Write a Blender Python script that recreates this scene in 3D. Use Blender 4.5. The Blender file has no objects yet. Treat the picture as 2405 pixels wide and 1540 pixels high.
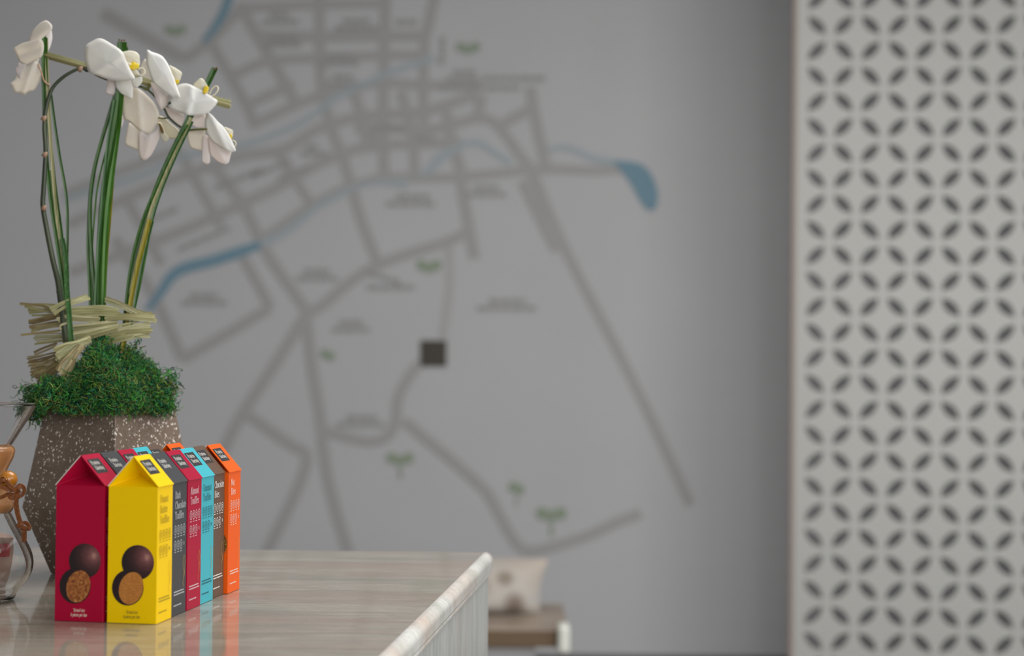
import bpy, bmesh, math, random
from mathutils import Vector, Matrix
random.seed(7)
S = bpy.context.scene
COL = S.collection
# ------------------------------------------------------------------ camera
F = 4000.0                      # focal length in pixels of the 2405 x 1540 frame
ZT = 0.88                       # counter top height
CZ = ZT + 0.232                 # lens height
CAM = Vector((0, 0, CZ))
pit = math.atan((838 - 770) / F)
rol = 0.0095
fw = Vector((0, math.cos(pit), math.sin(pit)))
r0 = Vector((1, 0, 0)); u0 = Vector((0, -math.sin(pit), math.cos(pit)))
rt = r0 * math.cos(rol) + u0 * math.sin(rol)
up = u0 * math.cos(rol) - r0 * math.sin(rol)
cd = bpy.data.cameras.new('camera'); co = bpy.data.objects.new('camera', cd); COL.objects.link(co)
cd.sensor_fit = 'HORIZONTAL'; cd.sensor_width = 36.0; cd.lens = F / 2405 * 36.0
M3 = Matrix((rt, up, -fw)).transposed()
co.matrix_world = Matrix.Translation(CAM) @ M3.to_4x4()
cd.clip_start = 0.05; cd.clip_end = 60
cd.dof.use_dof = True; cd.dof.focus_distance = 1.63; cd.dof.aperture_fstop = 4.1
S.camera = co
# ------------------------------------------------------------------ exposure, world, lights
S.view_settings.view_transform = 'Standard'; S.view_settings.look = 'None'
S.view_settings.gamma = 1.0; S.view_settings.use_curve_mapping = False
S.view_settings.exposure = 1.25
wd = bpy.data.worlds.new('daylight'); S.world = wd; wd.use_nodes = True
wd.node_tree.nodes['Background'].inputs[0].default_value = (0.90, 0.95, 1.0, 1)
wd.node_tree.nodes['Background'].inputs[1].default_value = 0.05

def area(name, loc, aim, sx, sy, watts, colour):
    l = bpy.data.lights.new(name, 'AREA'); l.shape = 'RECTANGLE'; l.size = sx; l.size_y = sy
    l.energy = watts; l.color = colour
    o = bpy.data.objects.new(name, l); COL.objects.link(o); o.location = loc
    o.rotation_euler = (Vector(aim) - Vector(loc)).to_track_quat('-Z', 'Y').to_euler()
    return o
area('window_light', (3.1, 0.2, 1.75), (-0.2, 1.6, 1.0), 2.6, 1.9, 27, (1.0, 0.995, 0.975))
area('ceiling_lamp', (0.3, 2.4, 2.9), (0.3, 2.4, 0), 1.6, 1.6, 23, (1.0, 0.99, 0.975))
area('front_fill_light', (1.3, -1.6, 1.9), (-0.3, 1.7, 1.0), 2.4, 1.6, 22, (1.0, 0.995, 0.98))  # added fill behind the camera, brightens the fronts of near objects
area('wall_fill_light', (1.75, 3.0, 1.15), (0.1, 5.6, 1.1), 1.1, 1.2, 3.0, (1.0, 0.99, 0.965))  # added unseen fill, brightens the middle of the back wall

# ------------------------------------------------------------------ helpers
def W(px, py, d):
    return CAM + d * (fw + rt * ((px - 1202.5) / F) - up * ((py - 770) / F))
def ray(px, py):
    return fw + rt * ((px - 1202.5) / F) - up * ((py - 770) / F)
def G(px, py, z=ZT):
    r = ray(px, py); return CAM + r * ((z - CZ) / r.z)
def lin(r, g, b):
    f = lambda c: (c / 255 / 12.92) if c / 255 <= 0.04045 else ((c / 255 + 0.055) / 1.055) ** 2.4
    return (f(r), f(g), f(b), 1)

class MB:
    def __init__(s): s.v = []; s.f = []; s.m = []; s.c = []
    def add(s, vs, fs, mi=0, col=None):
        o = len(s.v); s.v += [Vector(v) for v in vs]
        s.f += [tuple(i + o for i in f) for f in fs]; s.m += [mi] * len(fs)
        if col is not None: s.c += [col] * len(vs)
    def box(s, a, b, mi=0):
        x0, y0, z0 = a; x1, y1, z1 = b
        s.add([(x0,y0,z0),(x1,y0,z0),(x1,y1,z0),(x0,y1,z0),(x0,y0,z1),(x1,y0,z1),(x1,y1,z1),(x0,y1,z1)],
              [(0,3,2,1),(4,5,6,7),(0,1,5,4),(1,2,6,5),(2,3,7,6),(3,0,4,7)], mi)
    def lathe(s, prof, c, n=48, closed=False, mi=0):
        vs = []; fs = []
        for r, z in prof:
            for k in range(n):
                a = 2 * math.pi * k / n; vs.append((c[0] + r * math.cos(a), c[1] + r * math.sin(a), c[2] + z))
        P = len(prof)
        for i in range(P if closed else P - 1):
            j = (i + 1) % P
            for k in range(n):
                k2 = (k + 1) % n; fs.append((i*n+k, i*n+k2, j*n+k2, j*n+k))
        s.add(vs, fs, mi)
    def tube(s, pts, rad, n=8, col=None, cap=True, flat=1.0, nrm=None):
        pts = [Vector(p) for p in pts]
        rad = rad if isinstance(rad, (list, tuple)) else [rad] * len(pts)
        vs = []; fs = []; L = len(pts)
        for i, p in enumerate(pts):
            t = (pts[min(i+1, L-1)] - pts[max(i-1, 0)]); t = t.normalized() if t.length > 1e-9 else Vector((0, 0, 1))
            ref = nrm or (Vector((0, 1, 0)) if abs(t.y) < .9 else Vector((1, 0, 0)))
            a = t.cross(ref).normalized(); b = a.cross(t).normalized()
            for k in range(n):
                q = 2 * math.pi * (k + .5) / n
                vs.append(p + a * (math.cos(q) * rad[i]) + b * (math.sin(q) * rad[i] * flat))
        for i in range(L - 1):
            for k in range(n):
                k2 = (k + 1) % n; fs.append((i*n+k, i*n+k2, (i+1)*n+k2, (i+1)*n+k))
        if cap: fs += [tuple(range(n))[::-1], tuple((L-1)*n + k for k in range(n))]
        s.add(vs, fs, 0, col)

ORG = {}
def thing(name, label, cat, loc, rotz=0, group=None):
    o = bpy.data.objects.new(name, None); COL.objects.link(o); o.empty_display_size = 0.02
    o.location = loc; o.rotation_euler = (0, 0, rotz)
    o['label'] = label; o['category'] = cat
    if group: o['group'] = group
    ORG[o.name] = Vector(loc); return o
def obj(name, mb, mats, parent=None, smooth=False, local=False, bevel=0, seg=2, solid=0, origin=None, label=None):
    me = bpy.data.meshes.new(name)
    off = ORG.get(parent.name, Vector()) if parent else (origin or Vector())
    if local: off = Vector()
    me.from_pydata([tuple(v - off) for v in mb.v], [], mb.f)
    for m in (mats if isinstance(mats, (list, tuple)) else [mats]): me.materials.append(m)
    me.polygons.foreach_set('material_index', mb.m)
    if mb.c:
        ca = me.color_attributes.new('tint', 'FLOAT_COLOR', 'POINT')
        ca.data.foreach_set('color', [x for c in mb.c for x in (*c[:3], 1)])
    if smooth: me.polygons.foreach_set('use_smooth', [True] * len(me.polygons))
    me.update()
    o = bpy.data.objects.new(name, me); COL.objects.link(o)
    if parent: o.parent = parent; ORG[o.name] = off
    elif origin: o.location = origin
    if label: o['label'] = label
    if solid:
        q = o.modifiers.new('thickness', 'SOLIDIFY'); q.thickness = solid; q.offset = 0
    if bevel:
        q = o.modifiers.new('bevel', 'BEVEL'); q.width = bevel; q.segments = seg; q.limit_method = 'ANGLE'
    return o
def struct(o): o['kind'] = 'structure'; return o
def tag(o, label, cat, group=None):
    o['label'] = label; o['category'] = cat
    if group: o['group'] = group
    return o

# ------------------------------------------------------------------ materials
def mat(name, col, rough=0.5, **k):
    m = bpy.data.materials.new(name); m.use_nodes = True
    b = m.node_tree.nodes['Principled BSDF']
    b.inputs['Base Color'].default_value = col if len(col) == 4 else (*col, 1)
    b.inputs['Roughness'].default_value = rough
    for kk, v in k.items(): b.inputs[kk.replace('_', ' ')].default_value = v
    return m
class N:
    def __init__(s, m): s.t = m.node_tree; s.b = s.t.nodes['Principled BSDF']
    def n(s, typ, **k):
        q = s.t.nodes.new(typ)
        for kk, v in k.items():
            if kk.startswith('_'): setattr(q, kk[1:], v)
            else: q.inputs[kk].default_value = v
        return q
    def l(s, a, b): s.t.links.new(a, b)
    def coords(s, scale=(1, 1, 1), kind='Object'):
        c = s.n('ShaderNodeTexCoord'); mp = s.n('ShaderNodeMapping'); mp.inputs['Scale'].default_value = scale
        s.l(c.outputs[kind], mp.inputs['Vector']); return mp.outputs[0]
    def ramp(s, fac, stops):
        r = s.n('ShaderNodeValToRGB'); e = r.color_ramp.elements
        while len(e) < len(stops): e.new(0.5)
        for x, (p, c) in zip(e, stops): x.position = p; x.color = c if len(c) == 4 else (*c, 1)
        s.l(fac, r.inputs[0]); return r.outputs[0]
    def noise(s, vec, scale, detail=4, rough=.5, dist=0):
        q = s.n('ShaderNodeTexNoise', Scale=scale, Detail=detail, Roughness=rough, Distortion=dist); s.l(vec, q.inputs['Vector']); return q.outputs[0]
    def mix(s, fac, a, b, mode='MIX'):
        q = s.n('ShaderNodeMix', _data_type='RGBA', _blend_type=mode)
        for v, i in ((fac, 0), (a, 6), (b, 7)):
            if isinstance(v, (int, float)): q.inputs[i].default_value = v
            elif isinstance(v, tuple): q.inputs[i].default_value = v if len(v) == 4 else (*v, 1)
            else: s.l(v, q.inputs[i])
        return q.outputs[2]
    def bump(s, h, strength=.2, dist=.001):
        q = s.n('ShaderNodeBump', Strength=strength, Distance=dist); s.l(h, q.inputs['Height']); s.l(q.outputs[0], s.b.inputs['Normal'])
    def base(s, c): s.l(c, s.b.inputs['Base Color'])

def paint(name, col, amt=.04):
    m = mat(name, col, .75); n = N(m); v = n.coords()
    f = n.noise(v, 3.0, 3)
    n.base(n.mix(f, tuple(c * (1 - amt) for c in col[:3]), tuple(c * (1 + amt) for c in col[:3])))
    n.bump(n.noise(v, 160, 2), .05, .0006); return m
M_wall = paint('grey_wall_paint', (0.50, 0.50, 0.51))
M_ceil = paint('ceiling_paint', (0.62, 0.62, 0.62))
M_skirt = mat('dark_skirting', (0.10, 0.10, 0.105), .5)
M_floor = mat('floor_concrete', (0.16, 0.155, 0.15), .35)
n = N(M_floor); n.base(n.ramp(n.noise(n.coords(), 2.2, 6), [(.3, (.12,.118,.115)), (.7, (.2,.195,.19))]))
M_screen = paint('white_screen_lacquer', (0.46, 0.46, 0.437), .02); N(M_screen).b.inputs['Roughness'].default_value = .5
M_edge = mat('raw_board_edge', (0.36, 0.29, 0.26), .7)

def marble(name, scale, rough, light, mid, pink, green):
    m = mat(name, mid, rough); n = N(m); v = n.coords(scale)
    a = n.noise(v, 3.2, 9, .62, 1.1); b = n.noise(v, 8.0, 8, .6, 1.8); c = n.noise(n.coords(tuple(s * .5 for s in scale)), 2.4, 5, .55, .8)
    base = n.ramp(a, [(.28, green), (.45, mid), (.58, light), (.74, mid)])
    veins = n.ramp(b, [(.44, (0,0,0)), (.5, (1,1,1)), (.56, (0,0,0))])
    pinkf = n.ramp(c, [(.46, (0,0,0)), (.66, (.75,.75,.75))])
    x = n.mix(pinkf, base, pink)
    vv = n.n('ShaderNodeMath', _operation='MULTIPLY'); n.l(veins, vv.inputs[0]); vv.inputs[1].default_value = .30
    n.base(n.mix(vv.outputs[0], x, tuple(q * .62 for q in green[:3])))
    n.bump(a, .012, .0006); return m
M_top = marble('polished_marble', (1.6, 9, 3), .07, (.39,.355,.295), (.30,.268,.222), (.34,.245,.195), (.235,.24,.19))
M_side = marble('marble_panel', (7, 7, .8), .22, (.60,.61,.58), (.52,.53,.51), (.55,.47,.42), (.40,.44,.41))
M_nose = marble('lit_marble_edge', (6, 6, 3), .15, (.84,.83,.79), (.70,.68,.63), (.74,.58,.49), (.54,.57,.51))  # paler marble copy: light striking the counter edge is put into the colour

# ------------------------------------------------------------------ the room
YW = 5.6
mb = MB(); mb.box((-3.4, -3.2, -.1), (3.6, YW + .15, 0)); struct(obj('floor', mb, M_floor))
mb = MB(); mb.box((-3.4, YW, 0), (3.6, YW + .15, 3.0)); struct(obj('wall_back', mb, M_wall))
mb = MB(); mb.box((-3.4, -3.2, 0), (-3.25, YW, 3.0)); struct(obj('wall_left', mb, M_wall))
mb = MB(); mb.box((3.45, 2.0, 0), (3.6, YW, 3.0)); struct(obj('wall_right', mb, M_wall))
mb = MB(); mb.box((-3.4, -3.2, 3.0), (3.6, YW + .15, 3.1)); struct(obj('ceiling', mb, M_ceil))
mb = MB(); mb.box((-3.25, YW - .018, 0), (3.45, YW, .142)); struct(obj('baseboard_back', mb, M_skirt, bevel=.004))

# ------------------------------------------------------------------ street map printed on the back wall
def wallp(px, py, off):
    r = ray(px, py); return CAM + r * ((YW - off - CZ * 0) / r.y)
def smooth(pts, k=6, closed=False):
    out = []; n_ = len(pts)
    rng = range(n_) if closed else range(n_ - 1)
    for i in rng:
        g = (lambda j: pts[j % n_]) if closed else (lambda j: pts[max(0, min(n_ - 1, j))])
        p0, p1, p2, p3 = g(i-1), g(i), g(i+1), g(i+2)
        for s in range(k):
            t = s / k
            out.append(tuple(.5 * ((2*b) + (c-a)*t + (2*a-5*b+4*c-d)*t*t + (3*b-a-3*c+d)*t**3) for a, b, c, d in zip(p0, p1, p2, p3)))
    if not closed: out.append(tuple(pts[-1]))
    return out
def band(pts, w, off):
    """a flat printed strip on the wall: polyline in map points, width in map units"""
    P = [Vector((p[0], p[1])) for p in pts]; vs = []
    for i, p in enumerate(P):
        t = (P[min(i+1, len(P)-1)] - P[max(i-1, 0)]).normalized(); nn = Vector((-t.y, t.x))
        ww = w[min(i, len(w)-1)] if isinstance(w, list) else w
        for s in (1, -1):
            q = p + nn * (s * ww / 2); vs.append(wallp(q.x, q.y, off))
    return vs, [(2*i, 2*i+1, 2*i+3, 2*i+2) for i in range(len(P)-1)]
M_road = mat('map_grey_print', (0.375, 0.370, 0.368), .7)
M_road2 = mat('map_faint_grey_print', (0.42, 0.417, 0.415), .7)
M_river = mat('map_blue_print', (0.165, 0.285, 0.36), .7)
M_river2 = mat('map_pale_blue_print', (0.375, 0.425, 0.455), .7)
M_park = mat('map_green_print', (0.27, 0.33, 0.24), .7)
M_name = mat('map_dark_grey_print', (0.335, 0.332, 0.33), .7)
M_black = mat('map_dark_marker', (0.045, 0.038, 0.025), .5)
mp = thing('wall_map', 'large grey street map with blue rivers printed across the back wall', 'map', (-.35, YW - .004, CZ))
roads = [
 ([(240,30),(430,137)],30),([(430,142),(500,90),(566,18)],24),([(493,96),(579,246),(598,300)],24),([(560,8),(620,110),(700,250)],26),
 ([(560,20),(700,12),(905,8)],22),([(750,-30),(752,120),(757,210),(780,305),(805,370),(826,440),(850,520),(885,612)],25),
 ([(906,-30),(902,150),(900,300),(903,412)],26),([(1026,-30),(1006,60),(996,120),(995,290)],24),([(612,84),(720,86),(1000,84)],26),
 ([(549,177),(622,145),(700,138),(875,131),(1010,128)],22),([(575,250),(650,214),(690,198)],22),([(595,292),(732,231),(837,205),(900,194),(1010,200),(1130,196)],22),
 ([(160,527),(330,450),(483,393),(566,366),(666,350),(744,304),(837,275),(905,269),(992,263),(1040,249),(1118,222)],24),
 ([(165,640),(300,590),(430,540),(560,482),(650,440),(758,380),(860,345),(990,337),(1085,334)],24),
 ([(835,300),(905,300),(1000,305),(1065,292),(1124,277),(1167,292),(1226,371),(1250,405),(1330,590),(1460,840),(1540,1005),(1622,1184)],23),
 ([(620,560),(700,503),(758,468),(823,438),(904,418),(992,417),(1080,415),(1226,401),(1313,397),(1400,400),(1502,394)],22),
 ([(831,214),(852,280),(864,350)],24),([(942,214),(960,277),(972,336),(974,412)],23),([(1050,262),(1062,336),(1080,390),(1088,455),(1115,607)],26),
 ([(1132,222),(1122,277)],24),([(1246,203),(1255,263),(1283,392)],25),([(1249,254),(1179,292)],24),([(1228,425),(1268,510),(1308,588)],24),
 ([(500,386),(572,482),(629,597),(702,702),(722,735)],24),([(720,735),(758,716),(817,666),(875,628),(948,599),(1050,567),(1094,546)],24),
 ([(720,738),(643,860),(573,966),(533,1040),(500,1130)],26),([(718,735),(733,860),(753,983),(759,1050),(776,1149),(813,1279),(834,1340)],26),
 ([(573,966),(632,1008),(686,1046),(718,1063),(716,1103),(686,1176),(633,1284),(612,1330)],25),
 ([(756,1008),(808,1024),(866,1036),(906,1026),(929,993),(936,933),(966,877),(1008,832)],24),
 ([(950,988),(1065,1083),(1132,1143),(1152,1168),(1183,1226),(1216,1279),(1250,1293),(1300,1283),(1383,1256),(1449,1226),(1505,1205)],24),
 ([(270,560),(340,661),(372,714),(430,842)],24),([(430,842),(530,785),(634,722)],24),([(560,585),(600,655),(636,722)],22),
 ([(150,455),(300,395),(420,350)],18),([(420,350),(470,440),(520,530)],20),([(300,470),(350,560),(380,620)],20),([(650,350),(700,430),(740,490)],20),([(880,300),(890,345)],20)]
for i, (p, w) in enumerate(roads):
    q = smooth(p, 4); mb = MB(); mb.add(*band(q, w, .002 + .00006 * i)); obj('road', mb, M_road, mp)
q = smooth([(1053,572),(1056,672),(1039,792)], 4); mb = MB(); mb.add(*band(q, 20, .0019)); obj('road', mb, M_road2, mp, label='faint grey road')
rivers = [
 ([(345,728),(375,690),(400,652),(432,630),(500,612),(560,592),(612,574)],[14,20,24,26,26,25,18],0),
 ([(612,574),(650,556),(700,524),(740,490),(790,462),(830,442),(890,428),(958,432)],[14,17,15,13,14,11,10,20],1),
 ([(985,415),(1012,395),(1036,368),(1064,352),(1100,336),(1132,338),(1168,362),(1200,382)],[10,18,24,14,14,16,13,14],1),
 ([(1285,352),(1332,346),(1392,370),(1445,381)],[10,14,16,18],1),([(478,98),(500,70),(525,30),(545,-25)],[12,16,20,20],0),
 ([(150,470),(336,410),(433,366),(582,336),(642,316),(695,293),(749,260),(782,233),(848,200),(915,170),(1020,136)],[14,14,12,12,12,14,12,16,12,15,14],1)]
for i, (p, w, k) in enumerate(rivers):
    q = smooth([(*a, b) for a, b in zip(p, w)], 5)
    mb = MB(); mb.add(*band(q, [a[2] for a in q], .0044 + .00005 * i)); obj('river', mb, (M_river, M_river2)[k], mp, label=('blue river', 'pale blue river')[k])
lk = smooth([(1440,378),(1500,383),(1530,410),(1545,455),(1537,492),(1512,484),(1482,432),(1455,396)], 4, True)
mb = MB(); mb.add([wallp(x, y, .0049) for x, y in lk], [tuple(range(len(lk)))]); obj('lake', mb, M_river, mp, label='blue lake')
def blot(px, py, w, h, off, n=20, sk=0):
    return [wallp(px + w/2*math.cos(2*math.pi*k/n), py + h/2*math.sin(2*math.pi*k/n) + sk*w/2*math.cos(2*math.pi*k/n), off) for k in range(n)], [tuple(range(n))]
names = [(662,43,86,2,0),(838,57,100,2,0),(668,96,96,2,0),(800,140,100,2,0),(955,52,50,1,0),(806,188,76,2,0),(738,352,62,2,0),(1000,325,40,1,0),(970,470,124,2,0),(1142,448,92,2,0),
 (745,645,96,2,0),(905,652,84,1,.3),(918,674,110,1,0),(825,765,86,2,0),(1192,715,140,2,0),(480,702,104,2,0),(850,988,116,2,0),(1092,178,84,2,0),(1210,184,150,1,0),(1130,206,190,1,0),
 (640,395,96,1,-.4),(560,420,110,1,-.4),(480,560,120,1,-.42),(380,505,90,1,-.42),(690,405,70,1,-.4),(915,300,80,1,0),(1039,118,20,4,0)]
for x, y, w, k, sk in names:
    mb = MB(); rr = random.Random(int(x))
    for j in range(k):
        yy = y + (j - (k-1)/2) * 17; ww = w * (1 if j == k-1 else .62); xx = x - ww/2
        while xx < x + ww/2 - 6:      # short blurred words, one dash per word
            wl = rr.uniform(14, 30); wl = min(wl, x + ww/2 - xx)
            a, b = xx, xx + wl; ys = [yy + sk*(a-x), yy + sk*(b-x)]
            mb.add([wallp(a, ys[0]-5.5, .0051), wallp(b, ys[1]-5.5, .0051), wallp(b, ys[1]+5.5, .0051), wallp(a, ys[0]+5.5, .0051)], [(0,1,2,3)])
            xx += wl + 5
    obj('place_name', mb, M_name, mp)
for x, y, w, h, tr in [(412,72,46,26,0),(1100,113,52,28,0),(1008,625,54,32,0),(770,833,30,28,0),(940,1078,60,32,1),(1213,1146,32,32,1),(1295,1208,66,36,1)]:
    mb = MB(); k = 3 if w > 40 else 2
    for j in range(k):
        mb.add(*blot(x - w/2 + w*(j+.5)/k, y + (3 if j % 2 else -3), w/k*1.25, h*.8, .0052 + .00003*j))
    if tr: mb.add(*blot(x, y + h*1.0, w*.12, h*.9, .0050, 8))
    obj('park_tree', mb, M_park, mp)
a, b, c_, d_ = [wallp(x, y, .0) for x, y in ((988,799),(1049,799),(1049,860),(988,860))]
mb = MB(); o1 = Vector((0, -.006, 0)); mb.add([a, b, c_, d_, a+o1, b+o1, c_+o1, d_+o1], [(4,5,6,7)[::-1],(0,1,5,4),(1,2,6,5),(2,3,7,6),(3,0,4,7)])
obj('site_marker', mb, M_black, mp, label='square dark brown site marker')

# ------------------------------------------------------------------ perforated screen
ang = math.radians(-4.5)
sp = W(1866, 838, 5.05); sp.z = 0
scr = thing('perforated_screen', 'white floor-to-ceiling perforated screen with rows of petal-shaped cutouts', 'screen', sp, ang)
cw, ch = 62.6 * 5.05 / F, 60.2 * 5.05 / F; th = .018; marg = 16 * 5.05 / F
z838 = W(1866, 838, 5.05).z
zc0 = z838 - (57 - 838) / F * 5.05
j0 = int(zc0 / ch); zb = zc0 - j0 * ch; nr = 38; nc = 15
mb = MB()
def lens(sgn, hl, hw, n=4):
    pts = []
    for q in range(4):
        for k in range(n):
            t = (q * n + k) / (4 * n) * 2 * math.pi
            u = hl * math.cos(t); v = hw * (1 - math.cos(t)**2) * (1 if math.sin(t) >= 0 else -1)
            pts.append(((u - v) / 2**.5, sgn * (u + v) / 2**.5))
    return pts
def square(sgn, a, b, n=4):
    cs = [(a, sgn*b), (-a, sgn*b), (-a, -sgn*b), (a, -sgn*b)]; pts = []
    for q in range(4):
        p, r = cs[q], cs[(q+1) % 4]
        for k in range(n): pts.append((p[0] + (r[0]-p[0])*k/n, p[1] + (r[1]-p[1])*k/n))
    return pts
for i in range(nc):
    for j in range(nr):
        cx = marg + cw * (i + .5); cz = zb + ch * j
        sgn = 1 if (i + (j0 - j)) % 2 else -1
        Ls = lens(sgn, .0375, .0165); Sq = square(sgn, cw/2, ch/2); n_ = len(Ls)
        vs = [(cx+x, 0, cz+z) for x, z in Sq] + [(cx+x, 0, cz+z) for x, z in Ls] + [(cx+x, th, cz+z) for x, z in Sq] + [(cx+x, th, cz+z) for x, z in Ls]
        fs = []
        for k in range(n_):
            k2 = (k+1) % n_
            fs += [(k, k2, n_+k2, n_+k), (2*n_+k2, 2*n_+k, 3*n_+k, 3*n_+k2), (n_+k, n_+k2, 3*n_+k2, 3*n_+k)]
        mb.add(vs, fs)
x1 = marg + cw * nc; z0 = zb - ch/2; z1 = zb + ch * (nr - .5)
mb.box((.003, 0, 0), (marg, th, 2.98)); mb.box((x1, 0, 0), (x1 + .03, th, 2.98)); mb.box((marg, 0, 0), (x1, th, z0)); mb.box((marg, 0, z1), (x1, th, 2.98))
obj('panel', mb, M_screen, scr, local=True)
mb = MB(); mb.box((-.010, -.001, 0), (.003, th + .02, 2.98)); obj('edge_strip', mb, M_edge, scr, local=True, bevel=.002, label='bare brownish edge of the white screen')

# ------------------------------------------------------------------ bench, cushion
M_seat = mat('brown_leather', lin(150,132,120), .35); nn = N(M_seat); nn.base(nn.ramp(nn.noise(nn.coords((1,1,1)), 9, 4), [(.3, lin(142,124,112)), (.7, lin(160,144,126))]))
M_under = mat('dark_brown_wood', lin(104,84,62), .6)
M_pale = mat('ivory_trim', (0.72, 0.73, 0.66), .4)
M_base = mat('pale_plinth', (.50,.49,.49), .6)
bf = W(1334, 1476, 3.95); bz = bf.z; dep = .40
bn = thing('bench', 'low brown bench with an ivory rounded end behind the marble counter', 'bench', (bf.x, bf.y, 0))
mb = MB(); mb.box((bf.x-1.0, bf.y-.006, bz-.007), (bf.x, bf.y+dep, bz)); obj('seat', mb, M_seat, bn, bevel=.002, seg=2)
mb = MB(); mb.box((bf.x-1.0, bf.y-.004, bz-.043), (bf.x-.006, bf.y+dep-.01, bz-.007)); obj('seat_frame', mb, M_under, bn, bevel=.003, label='dark brown frame under the seat')
mb = MB(); mb.box((bf.x-.024, bf.y-.030, bz-.055), (bf.x+.004, bf.y+.035, bz+.012)); obj('end_cap', mb, M_pale, bn, bevel=.011, seg=5, label='ivory rounded end cap')
mb = MB(); mb.box((bf.x-.95, bf.y+.03, 0), (bf.x-.075, bf.y+dep-.06, bz-.043)); obj('plinth', mb, M_base, bn, bevel=.006, label='pale grey plinth under the seat')
M_cush = mat('pale_printed_fabric', lin(185,174,164), .85)
cb = W(1272, 1424, 4.26); cor_ = Vector((cb.x - .2, cb.y - .07, bz))
nn = N(M_cush); v = nn.coords(); colr = nn.ramp(nn.noise(v, 6, 3), [(.35, lin(178,164,152)), (.65, lin(174,170,164))])
for px_, py_, rad_, c_ in ((1187,1353,.028,lin(128,118,106)), (1206,1419,.034,lin(116,102,92)), (1262,1362,.026,lin(150,152,122)), (1280,1402,.034,lin(116,136,160)), (1120,1380,.04,lin(150,130,118))):
    q_ = W(px_, py_, 4.14) - cor_; dn = nn.n('ShaderNodeVectorMath', _operation='DISTANCE'); nn.l(v, dn.inputs[0]); dn.inputs[1].default_value = q_
    colr = nn.mix(nn.ramp(dn.outputs['Value'], [(rad_*.45, (1,1,1)), (rad_*1.1, (0,0,0))]), colr, c_)
nn.base(colr)
cu = MB(); cwid, chei, cth = .40, .128, .12; nu, nv = 16, 10; vs = []; fs = []
for side in (1, -1):
    for i in range(nu + 1):
        for j in range(nv + 1):
            u = -1 + 2*i/nu; v2 = -1 + 2*j/nv; t = (1-abs(u)**3.2)*(1-abs(v2)**3.2)
            sx = 1 - .05*(1-abs(v2)**2); sz = 1 - .02*(abs(u)**2)
            vs.append((cb.x + .005 - cwid/2 + u*cwid/2*sx + .010*v2, cb.y - .07 - side*cth/2*t**.5 + .030*v2, bz + .002 + chei/2*(1 + v2*sz)))
o_ = (nu+1)*(nv+1)
for sidx in (0, 1):
    for i in range(nu):
        for j in range(nv):
            a = sidx*o_ + i*(nv+1) + j; q = (a, a+nv+1, a+nv+2, a+1); fs.append(q if sidx == 0 else q[::-1])
cu.add(vs, fs)
tag(obj('cushion', cu, M_cush, smooth=True, origin=Vector((cb.x - .2, cb.y - .07, bz))), 'pale beige cushion with faint spots leaning on the brown bench', 'cushion')

# ------------------------------------------------------------------ marble counter
cr = G(1159, 1297); e2 = G(922, 1540); ed = (e2 - cr).normalized()        # right edge direction, towards the viewer
bl = G(300, 1288); bdv = (bl - cr).normalized()
ct = thing('marble_counter', 'polished beige marble counter with rounded nosing holding the cartons', 'counter', (cr.x - .6, cr.y - .6, 0))
P0 = cr; P1 = cr + ed * 1.55; P2 = P1 + bdv * 1.9; P3 = cr + bdv * 1.9
T = .020; NW = .0105
nin = bdv * NW                                                       # worktop stops here, the nosing carries on
slab = MB(); quad = [P0 + nin, P1 + nin, P2, P3]
slab.add([(p.x, p.y, ZT - T) for p in quad] + [(p.x, p.y, ZT) for p in quad], [(0,1,2,3)[::-1],(4,5,6,7),(0,1,5,4),(1,2,6,5),(2,3,7,6),(3,0,4,7)])
def fixn(o):
    b = bmesh.new(); b.from_mesh(o.data); bmesh.ops.recalc_face_normals(b, faces=b.faces); b.to_mesh(o.data); b.free(); return o
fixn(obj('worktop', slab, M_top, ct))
def nose_at(base, grow=1.0):
    R_ = .0095; pts = [(0, ZT - T), (0, ZT)]
    pts += [(NW - R_ + R_*math.sin(math.radians(a)), ZT - R_ + R_*math.cos(math.radians(a))) for a in range(0, 91, 9)]
    pts += [(NW, ZT - T + .003), (NW - .0009, ZT - T + .0009), (NW - .003, ZT - T)]
    return [(base.x + nin.x - bdv.x*q[0]*grow, base.y + nin.y - bdv.y*q[0]*grow, q[1]) for q in pts]
mb = MB(); secs = [nose_at(P0, .80), nose_at(P0 + ed*.0012, .90), nose_at(P0 + ed*.004, .98), nose_at(P0 + ed*.008), nose_at(P1)]
nq = len(secs[0]); mb.add([v for sct in secs for v in sct], [(i*nq+k, i*nq+(k+1) % nq, (i+1)*nq+(k+1) % nq, (i+1)*nq+k) for i in range(len(secs)-1) for k in range(nq)] + [tuple(range(nq)), tuple(range((len(secs)-1)*nq, len(secs)*nq))])
ns_ = fixn(obj('nosing', mb, M_nose, ct, label='rounded marble nosing, painted paler for the light on it'))
def inset(k):
    c0 = P0 + ed*k + bdv*k; return [c0, P1 - ed*k + bdv*k, P2 - ed*k - bdv*k, P3 + ed*k - bdv*k]
def prism(ps, z0, z1):
    m = MB(); m.add([(p.x, p.y, z0) for p in ps] + [(p.x, p.y, z1) for p in ps], [(0,1,2,3)[::-1],(4,5,6,7),(0,1,5,4),(1,2,6,5),(2,3,7,6),(3,0,4,7)]); return m
fixn(obj('trim_strip', prism(inset(.0015), ZT - T - .005, ZT - T), M_nose, ct, bevel=.0015))
fixn(obj('side_panel', prism(inset(.005), 0, ZT - T - .0052), M_side, ct, bevel=.002))

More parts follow.
